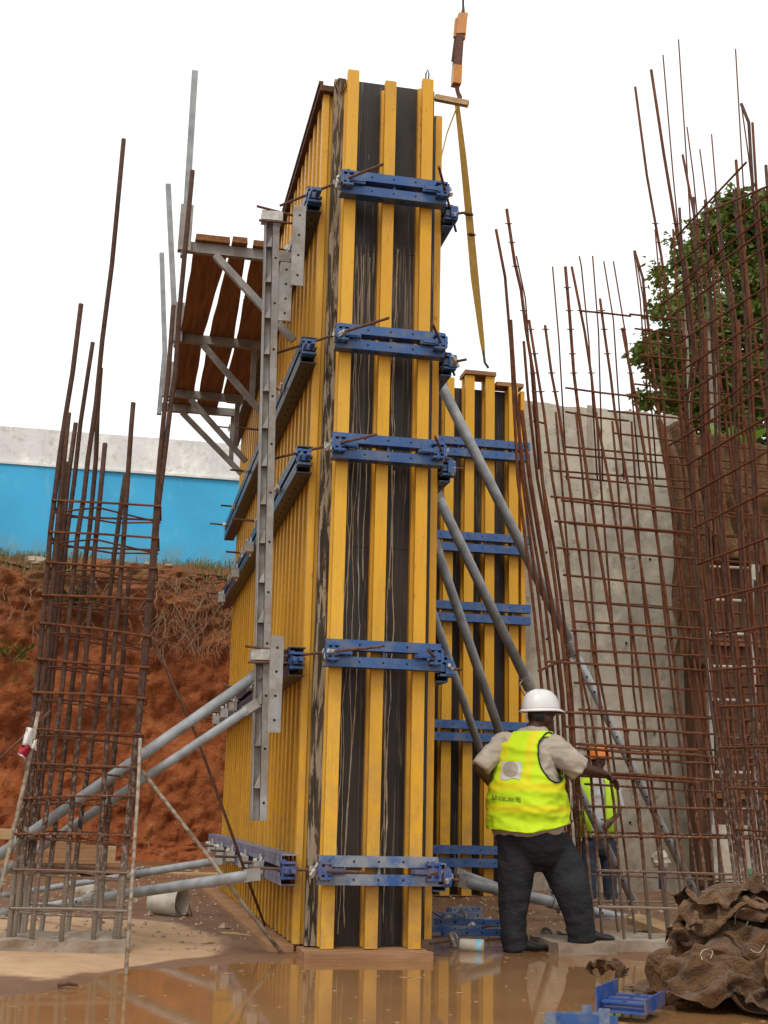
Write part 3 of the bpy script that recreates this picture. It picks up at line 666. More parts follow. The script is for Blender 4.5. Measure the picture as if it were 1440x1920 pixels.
# right rakers
def rp(a, b, ya, yb, r, label, **k):
    p = PY(*a, ya); q = PY(*b, yb); prop(p, ext(p, q, .06), r, label, **k)
rp((822, 712), (1302, 1672), 2.6, 3.6, .052, 'longest grey raking prop crossing the rear formwork and concrete wall', inner=.5)
rp((818, 925), (1190, 1697), 2.9, 4.2, .050, 'grey raking prop ending behind the man in the white helmet', inner=.45)
rp((816, 1020), (1043, 1682), 2.0, 3.2, .043, 'slim pale grey prop with a clamp, just right of the column', inner=.56)
rp((812, 1150), (905, 1420), 2.4, 3.4, .038, 'short steep grey prop behind the slim pale prop', inner=.6)
p = PY(862, 1652, 2.2); q = PY(1262, 1742, 3.0); prop(p, q, .048, 'grey prop lying nearly flat behind the man, low on the right', True, .45, True)
p = PY(858, 1635, 3.0); q = PY(1010, 1690, 3.6); prop(p, q, .035, 'thin prop lying flat beside the foot of the column', False, .5, False)
# ------------------------------------------------------------------ crane hook, sling, stick
yh = 4.0
t = thing('crane_hook_block', PY(858, 180, yh), 'orange and rusty crane hook block hanging in the sky', 'crane hook')
hk = lambda x, y: PY(x, y, yh)
obj('cable', MB().tube([hk(870, -160), hk(868, 40)], .012, 6), DARKST, t)
obj('tip', MB().tube([hk(869, 12), hk(868, 30), hk(866, 48)], [.012, .03, .035], 8), RODR, t)
obj('upper_block', MB().prism([(-.055, -.05), (.055, -.05), (.055, .05), (-.055, .05)], hk(867, 28), hk(862, 66), RT, V((0, 1, 0))).bar(hk(864, 38), hk(861, 72), .05, .14), ORANGE, t)
obj('chain', MB().bar(hk(861, 68), hk(856, 128), .10, .085).tube([hk(867, 70), hk(863, 128)], .018, 6).tube([hk(855, 60), hk(848, 115)], .014, 6), RODR, t)
obj('lower_block', MB().bar(hk(857, 126), hk(855, 160), .115, .10), ORANGE, t)
obj('hook', MB().tube([hk(856, 158), hk(858, 172), hk(862, 182), hk(858, 194), hk(849, 192), hk(848, 182)], [.03, .025, .03, .03, .02, .01], 8), RODR, t)
sp = [PY(857, 196, yh), PY(868, 290, 4.3), PY(879, 400, 4.7), PY(890, 520, 5.1), PY(904, 640, 5.5), PY(908, 672, 5.6)]
mb = MB(); rings = []
for i, p in enumerate(sp):
    wd = (.026, .036, .043, .048, .028, .012)[i]; rings.append([p-RT*wd+V((0, .006, 0)), p+RT*wd+V((0, .006, 0)), p+RT*wd-V((0, .006, 0)), p-RT*wd-V((0, .006, 0))])
t = thing('lifting_sling', sp[0], 'yellow webbing sling hanging from the crane hook to the rear formwork', 'sling')
obj('webbing', mb.loft(rings), STRAP, t); obj('stitched_knot', MB().ell(PY(879, 402, 4.66), .06, .03, .02).ell(PY(884, 440, 4.76), .055, .03, .02), BROWNB, t)
obj('loose_end', MB().tube([PY(857, 200, yh), PY(838, 250, 4.2), PY(826, 300, 4.3)], .009, 5), STRAP, t)
obj('shackle', MB().tube([PY(905, 650, 5.55), PY(909, 680, 5.6), PY(916, 690, 5.62)], .016, 6), simple('green_tape', (.05, .09, .06), (.04, .07, .05)), t)
p = PY(816, 183, .45); q = PY(878, 195, .35); tag(obj('timber_offcut', MB().bar(p, q, .05, .045), PLANKL, org=p), 'short stick poking out sideways from the top of the column formwork', 'timber')
# ------------------------------------------------------------------ rebar cages
def polybar(pts, r, n=6): return MB().tube(pts, r, n)
LC = thing('column_rebar_cage', PY(125, 1795, .19), 'rusty rebar cage of a future column with square ties, left of the formwork', 'rebar cage')
yF, yB = .19, .62
front = [
 ([(14, 1794), (25, 1656), (44, 1500), (62, 1344), (78, 1196), (95, 992), (113, 846), (123, 779), (136, 700), (152, 570)], .018),
 ([(22, 1794), (37, 1656), (55, 1500), (72, 1330), (88, 1220), (106, 1010), (120, 860), (129, 774)], .018),
 ([(56, 1794), (73, 1625), (89, 1509), (106, 1375), (119, 1266), (133, 1123), (145, 1006), (157, 933), (165, 860), (180, 758), (192, 636), (210, 495), (219, 401), (232, 261)], .0175),
 ([(112, 1794), (127, 1625), (137, 1484), (153, 1312), (160, 1245), (177, 1035), (186, 948), (197, 831)], .0175),
 ([(173, 1794), (184, 1625), (195, 1469), (203, 1359), (212, 1247), (230, 1035), (238, 919), (246, 802), (250, 755)], .0175),
 ([(219, 1794), (231, 1656), (244, 1531), (259, 1375), (273, 1240), (288, 1065), (297, 948), (308, 860), (320, 758), (329, 700), (336, 589), (346, 479), (361, 320)], .0185),
 ([(212, 1794), (226, 1656), (240, 1531), (255, 1375), (268, 1240), (284, 1065), (291, 977), (298, 875), (308, 773), (316, 700), (325, 573)], .0175)]
back = [
 ([(31, 1762), (41, 1640), (59, 1469), (75, 1297), (92, 1240), (107, 1065), (122, 890), (124, 866)], .018),
 ([(40, 1762), (52, 1640), (70, 1469), (88, 1297), (112, 1065), (127, 904), (142, 793)], .017),
 ([(44, 1762), (58, 1640), (78, 1469), (96, 1297), (116, 1100), (127, 992), (139, 904), (151, 793), (165, 700), (174, 642)], .0165),
 ([(75, 1762), (94, 1625), (108, 1516), (125, 1375), (139, 1254), (160, 1050), (168, 992), (180, 860), (183, 773), (189, 690)], .0175),
 ([(125, 1762), (141, 1625), (156, 1500), (175, 1375), (192, 1254), (203, 1137), (215, 1035), (227, 948), (235, 890)], .0175),
 ([(184, 1762), (200, 1562), (212, 1437), (222, 1312), (230, 1240), (238, 1123), (244, 1073)], .0175)]
for pts, r in front:
    P3 = [PY(x, y, yF) for x, y in pts]; P3[0].z = .02; obj('rebar', polybar(P3, r, 8), RUSTG, LC, True)
for pts, r in back:
    P3 = [PY(x, y, yB) for x, y in pts]; P3.insert(0, P3[0]-V((.01, 0, .12))); obj('rebar', polybar(P3, r, 8), RUSTG, LC, True)
hoops = [((98, 938), (301, 949)), ((92, 997), (297, 1009)), ((87, 1054), (294, 1065)), ((78, 1116), (285, 1124)), ((74, 1168), (282, 1193)), ((69, 1235), (278, 1251)), ((59, 1298), (272, 1309)), ((52, 1366), (266, 1377)), ((50, 1431), (258, 1439)), ((39, 1497), (250, 1492)), ((30, 1564), (244, 1567)), ((23, 1630), (241, 1637)), ((19, 1703), (237, 1708)), ((9, 1766), (231, 1778))]
random.seed(21)
for i, (a, b) in enumerate(hoops):
    A = PY(*a, yF-.025); B = PY(*b, yF-.025); dz = lambda: V((0, 0, random.uniform(-.012, .012)))
    A2 = A+V((.03, yB-yF+.05, .0))+dz(); B2 = B+V((.02, yB-yF+.05, 0))+dz()
    low = i > 10
    obj('tie', MB().loop([A, A.lerp(B, .5)+dz()*.7, B, B2, A2.lerp(B2, .5)+dz(), A2], .0085, 6), REBC if i > 12 else RUSTB, LC)
    z2 = V((0, 0, -.035)); mF = A.lerp(B, .42)+z2; mB = A2.lerp(B2, .55)+z2
    obj('tie', MB().loop([A.lerp(A2, .45)+z2, mF, B.lerp(B2, .5)+z2*2, mB], .0075, 5), RUSTB if i < 12 else REBC, LC)
tag(obj('concrete_kicker', roughbox((-2.14, .10, -.05), (-1.31, .74, .10), .04, .022, 3), CONCL, org=(0, 0, 0)), 'rough low concrete plinth under the left rebar cage', 'concrete base')
def stay(name, pts, r, m, label, group=None):
    tag(obj(name, MB().tube(pts, r, 7), m, org=pts[-1], smooth=True), label, 'steel bar', group or 'slanting rebar stays')
G0 = lambda x, y: PZ(x, y, .0)
e = PZ(236, 1828, .0); stay('rebar_stay', [PY(263, 1385, .12), PY(259, 1480, .0), PY(250, 1620, -.25), e], .0125, REBC, 'cement coated bar leaning on the right corner of the left cage')
e = PZ(532, 1792, .0); stay('rebar_stay', [PY(262, 1440, .3), PY(337, 1537, .25), PY(390, 1605, .2), PY(450, 1687, .12), e], .0135, REBC, 'cement coated stay bar from the left cage to the formwork corner')
e = PZ(500, 1745, .0); stay('rebar_stay', [PY(286, 1195, .4), PY(334, 1305, .5), PY(364, 1369, .55), PY(412, 1500, .62), PY(465, 1650, .7), e], .011, RODR, 'rusty thin stay bar from the left cage down to the formwork base')
e = PY(-30, 1700, .0); stay('rebar_stay', [PY(72, 1335, .05), PY(50, 1450, .0), PY(18, 1590, -.1), PY(-20, 1760, -.2)], .014, REBC, 'whitish cement coated bar leaning at the left picture edge')
stay('rebar_stay', [PY(95, 1332, .1), PY(40, 1385, .05), PY(-30, 1450, .0)], .008, RODR, 'dark thin bar crossing the left cage at flag height')
t = thing('warning_flag', PY(55, 1365, .0), 'small red and white warning rag tied to the left cage', 'flag')
def cloth(pxs, y, m, nm):
    mb = MB(); mb.grid(lambda u, v: PY(*(V(pxs[0]).lerp(V(pxs[1]), u).lerp(V(pxs[3]).lerp(V(pxs[2]), u), v)), y+.03*math.sin(7*u+3*v)), 6, 6)
    o = obj(nm, mb, m, t, True); s_ = o.modifiers.new('s', 'SOLIDIFY'); s_.thickness = .003
cloth([(50, 1363), (63, 1366), (58, 1402), (42, 1396)], -.04, WHITEC, 'white_cloth'); cloth([(42, 1396), (60, 1398), (50, 1424), (34, 1410)], -.04, REDC, 'red_cloth'); cloth([(62, 1390), (69, 1386), (68, 1408), (58, 1402)], -.05, WHITEC, 'white_cloth')
cloth([(34, 1410), (48, 1420), (47, 1424), (34, 1414)], -.045, WHITEC, 'white_cloth')
# right wall cage, mesh facing the camera
RC = thing('wall_rebar_mesh', PY(1250, 1760, .5), 'tall rusty rebar wall mesh facing the photographer on the right', 'rebar cage')
yn, yf = .45, .88
near = [
 [(1116, 1765), (1100, 1581), (1080, 1430), (1066, 1300), (1058, 1230), (1036, 1056), (1017, 900), (1000, 700), (986, 616), (977, 543), (965, 492), (950, 392)],
 [(1130, 1768), (1117, 1565), (1108, 1455), (1091, 1300), (1073, 1150), (1060, 1040), (1036, 900), (1020, 773), (1008, 700), (992, 600)],
 [(1171, 1768), (1151, 1506), (1137, 1406), (1123, 1300), (1097, 1110), (1066, 900), (1048, 773), (1034, 700), (1022, 610)],
 [(1220, 1768), (1198, 1520), (1179, 1429), (1163, 1300), (1145, 1160), (1102, 900), (1085, 773), (1076, 700), (1068, 590), (1060, 500)],
 [(1258, 1768), (1236, 1560), (1216, 1430), (1198, 1265), (1178, 1130), (1142, 900), (1116, 773), (1109, 705), (1096, 620), (1072, 500)],
 [(1300, 1765), (1278, 1600), (1256, 1440), (1236, 1300), (1205, 1080), (1176, 900), (1153, 773), (1145, 705), (1134, 628), (1125, 560)],
 [(1338, 1765), (1316, 1600), (1292, 1440), (1272, 1300), (1244, 1090), (1217, 900), (1196, 773), (1181, 690), (1167, 615)],
 [(1375, 1765), (1350, 1600), (1330, 1440), (1310, 1300), (1280, 1090), (1252, 900), (1235, 773), (1219, 640), (1205, 520), (1190, 470)],
 [(1410, 1765), (1392, 1600), (1370, 1440), (1352, 1300), (1322, 1090), (1296, 900), (1277, 773), (1258, 600), (1240, 480), (1222, 380), (1213, 329), (1191, 163)],
 [(1450, 1765), (1430, 1600), (1410, 1440), (1394, 1300), (1366, 1090), (1340, 900), (1318, 740), (1292, 560), (1270, 440), (1245, 290), (1221, 131)],
 [(1490, 1765), (1470, 1600), (1450, 1440), (1432, 1300), (1402, 1090), (1376, 900), (1354, 740), (1330, 560), (1305, 420), (1280, 290)],
 [(1530, 1765), (1490, 1440), (1440, 1080), (1412, 880), (1390, 740), (1366, 560), (1345, 420)],
 [(1570, 1765), (1530, 1440), (1480, 1080), (1450, 880), (1430, 740), (1405, 560), (1390, 420), (1380, 300)]]
for i, pts in enumerate(near):
    P3 = [PY(x, y, yn) for x, y in pts]; P3[0].z = .05; obj('rebar', polybar(P3,   .0115 if i % 3 else .0135, 7), RUST, RC, True)
ends = [[(971, 900), (958, 652), (947, 519), (930, 430)], [(980, 900), (965, 712), (958, 600)], [(984, 900), (968, 760)], [(994, 900), (978, 770)], [(1008, 900), (990, 740), (982, 640)], [(1017, 900), (1000, 760)]]
endl = [[(1035, 1450), (1017, 1300), (1002, 1150), (990, 1050)], [(1044, 1450), (1030, 1300), (1010, 1120), (995, 1020)], [(1052, 1450), (1042, 1300), (1022, 1130), (1003, 1020)], [(1062, 1450), (1054, 1300), (1034, 1130), (1012, 1010)], [(1074, 1450), (1065, 1300), (1048, 1150), (1030, 1020)], [(1080, 1450), (1072, 1300), (1056, 1150), (1040, 1030)]]
for k, (u_, l_) in enumerate(zip(ends, endl)):
    y = yn+.08+.10*k
    P3 = [PY(x, yy, y) for x, yy in l_+u_]; b = P3[0]+(P3[0]-P3[1])*1.0; b = P3[0]+(b-P3[0])*((P3[0].z-.05)/max(.01, P3[0].z-b.z)); P3.insert(0, b)
    obj('rebar', polybar(P3, .0125 if k != 3 else .019, 7), RUST, RC, True)
far = [[(1192, 1740), (1160, 1500), (1140, 1350), (1119, 1244), (1107, 1087), (1093, 900), (1080, 773)], [(1160, 1740), (1130, 1500), (1110, 1350), (1085, 1244), (1070, 1100), (1053, 900), (1042, 773)],
 [(1222, 1740), (1200, 1560), (1176, 1380), (1150, 1192), (1140, 1073), (1126, 900), (1118, 773)], [(1252, 1740), (1230, 1560), (1206, 1420), (1188, 1296), (1182, 1171), (1169, 1046), (1158, 900), (1148, 790)],
 [(1285, 1740), (1268, 1600), (1246, 1440), (1228, 1300), (1212, 1171), (1200, 1046), (1191, 900), (1184, 790)], [(1320, 1740), (1300, 1600), (1280, 1440), (1262, 1300), (1245, 1140), (1232, 1000), (1222, 880), (1213, 780)],
 [(1352, 1740), (1333, 1600), (1312, 1440), (1294, 1290), (1278, 1140), (1264, 1000), (1252, 870), (1244, 760), (1232, 620)], [(1400, 1740), (1370, 1500), (1340, 1290), (1322, 1140), (1305, 1000), (1290, 860), (1280, 700), (1270, 560), (1262, 430)],
 [(1440, 1740), (1410, 1500), (1382, 1290), (1362, 1140), (1346, 1000), (1332, 860), (1320, 700), (1306, 520)], [(1480, 1740), (1445, 1450), (1420, 1260), (1395, 1050), (1376, 860), (1358, 660), (1345, 500)]]
for pts in far:
    P3 = [PY(x, y, yf) for x, y in pts]; P3[0].z = .05; obj('rebar', polybar(P3, .0098, 6), RUST, RC, True)
random.seed(31)
# horizontal bars: (left px x, y at left, layer)
hz = [(1010, 1257), (1022, 1300), (1040, 1335), (1060, 1362), (1072, 1402), (1085, 1418), (1092, 1452), (1098, 1512), (1104, 1568), (1118, 1632), (1120, 1700)]
def hbar(px, py, y, r, x1=4.2, m=RUST, jit=.02):
    A = PY(px, py, y); B = V((x1, y, A.z+random.uniform(-jit, jit)-.02)); M_ = A.lerp(B, .5)+V((0, 0, random.uniform(-.02, .01))); obj('rebar', polybar([A, M_, B], r, 6), m, RC)
for px, py in [(1032, 931), (1052, 938), (1040, 977), (1066, 981), (1044, 1027), (1056, 1078), (1068, 1126), (1078, 1165), (1070, 1182), (1080, 1219), (1020, 1240), (1076, 1280), (1085, 1330)]:
    hbar(px, py, yn-.02 if random.random() < .7 else yf, .0095)
for px, py in hz[2:]: hbar(px, py, yn-.02, .010)
for px, py in ((1080, 1395), (1096, 1470), (1100, 1560), (1110, 1640), (1112, 1690)): hbar(px, py, yf+.02, .0095)
for px, py, x1 in ((1030, 882, 4.2), (1060, 894, 4.2), (1020, 848, 4.2), (1060, 838, 4.2), (1150, 812, 4.2), (1140, 770, 4.2), (1060, 772, 2.6), (1000, 790, 1.85), (1060, 727, 2.5), (1190, 720, 4.2), (1206, 690, 4.2), (1195, 640, 4.2), (1190, 616, 4.2), (1180, 589, 4.2), (1090, 583, 2.45), (1200, 665, 4.2), (1210, 745, 4.2)):
    hbar(px, py, yn-.02 if py % 2 else yf, .0085, x1)
A = PY(1010, 1258, yn); B = PY(1072, 1230, yf+.25); obj('rebar', polybar([A, B], .011), RUST, RC)
# short tie crosses that stay on the high bars
def xat(pts, py):
    for (x0_, y0_), (x1_, y1_) in zip(pts, pts[1:]):
        if min(y0_, y1_) <= py <= max(y0_, y1_): return x0_+(x1_-x0_)*(py-y0_)/(y1_-y0_)
for py in (420, 455, 500, 540, 583, 618, 664, 700, 735):
    for pts in near[:11]:
        q = xat(pts, py+random.uniform(-4, 4))
        if q and random.random() < .75: c = PY(q, py, yn-.016); obj('tie', MB().cyl(c-V((.03, 0, .0)), c+V((.03, 0, .006)), .005, 5), RUST, RC)
# light starter bars standing free above the mesh
tips = [((1063, 900), (1048, 640), (1036, 500)), ((1120, 900), (1104, 640), (1090, 500), (1086, 480)), ((1130, 900), (1122, 620), (1111, 480)), ((1170, 900), (1150, 600), (1132, 490)), ((1200, 900), (1175, 640), (1150, 490)), ((1232, 900), (1206, 560), (1192, 480)), ((1290, 620), (1262, 330), (1243, 103)), ((1306, 600), (1287, 300), (1272, 74)), ((1314, 480), (1300, 330), (1288, 238)), ((1350, 480), (1342, 350), (1334, 252)), ((1400, 460), (1388, 250), (1379, 92)), ((1418, 420), (1403, 290), (1390, 197)), ((1340, 500), (1325, 380), (1312, 280)), ((1010, 880), (985, 560), (968, 480)), ((1250, 700), (1236, 520), (1228, 430)), ((1215, 760), (1200, 560), (1188, 470))]
for pts in tips:
    P3 = [PY(x, y, yf-.05) for x, y in pts]; obj('rebar', polybar(P3, .0072, 5), RUST, RC, True)
# wires tying the lapped pair in the middle
for py in (1395, 1402, 1448, 1454): hbar(1085, py, yn-.045, .012, 2.9, RUSTB, .01)
tag(obj('concrete_kicker', roughbox((2.02, .30, -.06), (4.6, 1.15, .085), .06, .016, 7), CONCL, org=(0, 0, 0)), 'low concrete plinth under the right rebar mesh', 'concrete base')
# right wall cage running towards the photographer
SC = thing('wall_rebar_cage', (2.9, -.6, 0), 'dense dark rebar wall cage running forward at the right edge', 'rebar cage')
xS = 2.9
thick = [
 [(1380, 1673), (1353, 1457), (1337, 1348), (1324, 1240), (1306, 1060), (1296, 900), (1288, 760), (1300, 665), (1290, 590), (1280, 490), (1274, 390)],
 [(1402, 1690), (1386, 1592), (1362, 1400), (1348, 1280), (1330, 1090), (1320, 900), (1314, 760), (1314, 640), (1306, 500), (1300, 370)],
 [(1421, 1700), (1410, 1606), (1397, 1457), (1386, 1348), (1372, 1200), (1352, 1000), (1343, 860), (1341, 740), (1336, 600), (1328, 480), (1322, 375)],
 [(1450, 1700), (1432, 1560), (1415, 1400), (1402, 1240), (1390, 1080), (1381, 900), (1376, 740), (1375, 615), (1357, 490), (1342, 360)],
 [(1480, 1700), (1455, 1500), (1436, 1300), (1420, 1080), (1412, 900), (1404, 740), (1398, 600), (1387, 465), (1376, 357)],
 [(1510, 1700), (1480, 1440), (1458, 1240), (1446, 1000), (1440, 800), (1434, 640), (1427, 515), (1412, 365), (1404, 230), (1390, 195)],
 [(1560, 1700), (1520, 1400), (1490, 1100), (1472, 860), (1460, 640), (1448, 480), (1436, 310)]]
for i, pts in enumerate(thick):
    P3 = [PX(x, y, xS) for x, y in pts]; b = V((xS, P3[0].y-.05, .02)); P3.insert(0, b)
    obj('rebar', polybar(P3, .0125, 8), RUSTG, SC, True)
    P4 = [PX(x+7, y, xS+.03) for x, y in pts[:-1]]; P4.insert(0, V((xS+.03, P4[0].y-.05, .02))); obj('rebar', polybar(P4, .0105, 7), RUST, SC, True)
    if i % 2 == 0:
        P4 = [PX(x-13, y, xS+.25) for x, y in pts[1:-2]]; P4.insert(0, V((xS+.25, P4[0].y-.05, .02))); obj('rebar', polybar(P4, .0105, 7), RUST, SC, True)
slant = [((1255, 835), (1440, 722)), ((1288, 872), (1440, 782)), ((1284, 933), (1440, 845)), ((1302, 989), (1440, 922)), ((1308, 1058), (1440, 1008)), ((1322, 1125), (1440, 1095)), ((1340, 1190), (1440, 1172)), ((1330, 1258), (1440, 1250)), ((1350, 1325), (1440, 1322)), ((1350, 1402), (1440, 1400)), ((1370, 1478), (1440, 1478)), ((1380, 1555), (1440, 1560)), ((1285, 800), (1440, 690)),
 ((1275, 745), (1440, 640)), ((1270, 700), (1440, 590)), ((1252, 655), (1440, 535)), ((1248, 600), (1440, 460)), ((1262, 500), (1440, 365)), ((1268, 445), (1352, 355)), ((1240, 570), (1420, 440)), ((1265, 540), (1440, 400)), ((1320, 400), (1420, 358))]
for a, b in slant:
    A = PX(*a, xS-.025); B = PX(*b, xS-.025); B = A+(B-A)*1.5
    obj('rebar', polybar([A, A.lerp(B, .5)+V((0, 0, random.uniform(-.01, .01))), B], .0095, 6), RUSTB, SC)
sb = [((1345, 1265), (1440, 1265)), ((1350, 1390), (1440, 1395)), ((1352, 1340), (1440, 1335))]
for px, py in ((1446, 1290), (1446, 1400), (1446, 1180), (1446, 1480)):
    A = PX(px-95, py, xS+.1); B = PX(px, py-6, xS+.1); obj('rebar', polybar([A, B+(B-A)*.5], .011, 6), RUST, SC)
# ------------------------------------------------------------------ concrete wall, tarps, ladder on the right
yW = 6.25
t = thing('concrete_wall', (4, yW, 0), 'bare grey concrete wall behind the rebar mesh', 'wall')
for x0_, x1_, dy in ((3.25, 4.30, 0), (4.303, 5.55, .012)):
    for z0_, z1_ in ((-.1, 1.75), (1.756, 3.6), (3.606, 6.2)):
        rbm = roughbox((x0_, yW+dy+(.006 if z0_ == 1.756 else 0), z0_), (x1_, yW+.3, z1_), .11, .008, x0_+z0_)
        if z1_ > 6: rbm.v = [V((p.x, p.y, p.z-(.10*abs(nz((p.x*3.1, 0, 0), 1, 4))+.05*abs(nz((p.x*11, p.y*3, 0), 1, 2)) if p.z > 6.1 else 0))) for p in rbm.v]
        obj('cast_panel', rbm, CONC, t)
obj('joint_ridge', MB().bb((4.27, yW-.012, 0), (4.335, yW-.001, 6.2)), CONCL, t)
hb = MB()
for x in (3.7, 4.0, 4.75, 5.1):
    for z in (.9, 2.0, 3.1, 4.2, 5.3): hb.cyl((x, yW-.002, z), (x, yW+.01, z), .016, 8)
obj('tie_hole', hb, DARKST, t)
yT = 5.0
t = thing('timber_hoarding', (6, yT+.4, 0), 'dark brown board hoarding under the burlap at the right edge', 'hoarding')
x0 = PY(1290, 1400, yT+.4).x; k = 0; x = x0
random.seed(8)
while x < x0+3.4:
    wv = random.uniform(.16, .24); z1 = random.uniform(5.0, 5.5)
    obj('board', MB().bb((x, yT+.4+random.uniform(-.015, .015), .02), (x+wv-.012, yT+.44+random.uniform(0, .02), z1)), BROWNB, t); x += wv
for z in (1.2, 3.0, 4.4): obj('cross_rail', MB().bb((x0, yT+.33, z), (x, yT+.38, z+.09)), PLANK, t)
def hang(name, label, poly, y, m, thick=.008, fold=.05, n=36, seed=0):
    """burlap sheet hanging between a top and bottom pixel line at depth y"""
    (tl, tr, br_, bl) = [V(p) for p in poly]
    def f(u, v):
        q = tl.lerp(tr, u).lerp(bl.lerp(br_, u), v); p = PY(q.x, q.y+6*math.sin(u*9+seed), y)
        p.y += fold*1.5*math.sin(u*23+5*nz((u*2.5, v*1.5, seed))*2+seed)*(.45+.55*v)+fold*1.3*nz((u*4, v*3, seed), 1)+.02*nz((u*14, v*9, seed), 1); p.z += .05*nz((u*5, 0, seed), 1)*(v-.1); return p
    mb = MB().grid(f, n, n); o = obj(name, mb, m, org=PY(tl.x, tl.y, y), smooth=True); s_ = o.modifiers.new('s', 'SOLIDIFY'); s_.thickness = thick
    tag(o, label, 'burlap sheet', 'burlap sheets on the hoarding'); return o
hang('burlap_sheet', 'wide brown burlap sheet draped over the hoarding at the right', [(1290, 812), (1480, 835), (1470, 1065), (1345, 1050)], yT+.22, BURL2, seed=2, fold=.06)
hang('burlap_sheet', 'narrow ragged burlap strip hanging off the edge of the concrete wall', [(1228, 785), (1300, 800), (1342, 1170), (1282, 1060)], yT+.05, BURL2, seed=5, fold=.07)
hang('burlap_sheet', 'torn lower burlap strip hanging beside the ladder', [(1262, 1010), (1325, 1035), (1330, 1255), (1268, 1225)], yT-.05, BURL, seed=9, fold=.05)
t = thing('timber_post', PY(1312, 1640, yT+.2), 'thick brown timber post at the left end of the hoarding', 'post')
obj('post', MB().bar(PY(1318, 1660, yT+.2), PY(1290, 1010, yT+.2), .13, .13, (0, 1, 0)), BROWNB, t); obj('brace', MB().bar(PY(1330, 1400, yT+.15), PY(1312, 1000, yT+.15), .09, .06, (0, 1, 0)), PLANK, t)
t = thing('ladder', PY(1345, 1500, yT+.1), 'pale metal ladder leaning on the hoarding behind the rebar', 'ladder')
la, lb = PY(1322, 1058, yT+.12), PY(1341, 1640, yT-.1); ra, rb_ = PY(1407, 1062, yT+.12), PY(1420, 1640, yT-.1)
obj('rail', MB().bar(la, lb, .045, .06, (0, 1, 0)), GALVW, t); obj('rail', MB().bar(ra, rb_, .045, .06, (0, 1, 0)), GALVW, t)
for py in (1062, 1128, 1194, 1258, 1322, 1390, 1457, 1524):
    k = (py-1058)/(1640-1058); obj('rung', MB().cyl(la.lerp(lb, k), ra.lerp(rb_, k), .018, 8), WHITEP, t)
c = PY(1415, 1072, yT-.2); tag(obj('bright_gap_panel', MB().box(c, (.10, .02, .20), Matrix.Rotation(.2, 3, 'Y')), WHITEP, org=c), 'small white panel added for the bright gap right of the ladder', 'gap panel')  # pale panel added to stand for a bright gap beside the ladder
c = PY(1415, 1368, yT-.3); tag(obj('cloth_bundle', MB().ell(c, .10, .08, .09, None, 16, 10, lambda d: .25*nz(d, 2, 4)), BURL2, smooth=True, org=c), 'pale tan cloth bundle hung on the cage at the right edge', 'cloth')
c = PY(1385, 1600, yT-.1); tag(obj('cement_board', MB().box(c, (.62, .03, .62), Matrix.Rotation(-.06, 3, 'X')), CONC, org=c), 'grey square board leaning at the foot of the ladder', 'board')
for px, py, m, lab in ((1242, 1640, BLUE, 'upright blue pipe stub behind the rebar mesh by the concrete wall'), (1400, 1668, BLUE, 'blue pipe piece low behind the cage at the right')):
    c = PY(px, py, 5.2); tag(obj('pipe_stub', MB().cyl(c-Zv*.16, c+Zv*.18, .045, 12).cyl(c+Zv*.18, c+Zv*.22, .055, 12), m, org=c), lab, 'pipe')
c = PY(1405, 1640, 4.9); tag(obj('green_bottle', MB().tube([c-Zv*.12, c+Zv*.03, c+Zv*.08, c+Zv*.13], [.055, .055, .02, .018], 12), simple('green_plastic', (.03, .2, .08), (.03, .16, .07)), org=c, smooth=True), 'green bottle on the ground by the hoarding', 'bottle')
c = PY(1238, 1612, 5.0); tag(obj('plastic_bag', MB().ell(c, .10, .08, .10, None, 18, 12, lambda d: .4*nz(d, 2.2, 9)), WHITEP, org=c), 'crumpled pale bag hung near the blue pipe stub', 'bag')
# ------------------------------------------------------------------ trees
def tree(name, base, crown, label, n, seed, m, trunk_r=.16, lsize=.16, poles=()):
    random.seed(seed); t = thing(name, base, label, 'tree', 'trees beyond the site'); tm = MB(); top = V(crown[0][0]); b = V(base)
    tm.tube([b-Zv*.3, b.lerp(top, .4)+V((.15, 0, 0)), b.lerp(top, .75), top], [trunk_r, trunk_r*.75, trunk_r*.5, trunk_r*.2], 9)
    for c, r in crown[1:]:
        c = V(c); s_ = b.lerp(top, random.uniform(.4, .75)); tm.tube([s_, s_.lerp(c, .5)+V((0, 0, .2)), c], [trunk_r*.4, trunk_r*.25, .02], 6)
    obj('trunk', tm, BARK, t, True); lf = MB(); tot = sum(r**2 for c, r in crown)
    for c, r in crown:
        c = V(c); k = int(n*r*r/tot); cl = []
        for q in range(max(6, int(r*26))):
            d = V((random.gauss(0, 1), random.gauss(0, 1), random.gauss(0, 1))).normalized(); cl.append(c+d*r*random.uniform(.45, 1.0))
        for q in range(k):
            cc = random.choice(cl); p = cc+V((random.gauss(0, 1), random.gauss(0, 1), random.gauss(0, .7)))*r*.17
            u = V((random.gauss(0, 1), random.gauss(0, 1), random.gauss(-.3, .6))).normalized(); s_ = u.cross(V((random.gauss(0, 1), random.gauss(0, 1), random.gauss(0, 1)))).normalized(); L = lsize*random.uniform(.6, 1.3)
            nn = u.cross(s_)*L*.12
            lf.add([p, p+u*L*.5+s_*L*.3-nn, p+u*L, p+u*L*.5-s_*L*.3-nn], [(0, 1, 2, 3)])
    obj('crown', lf, m, t)
Yt = 17.0
T = lambda x, y, d=0: PY(x, y, Yt+d)
tb = T(1390, 1000); tb.z = 5
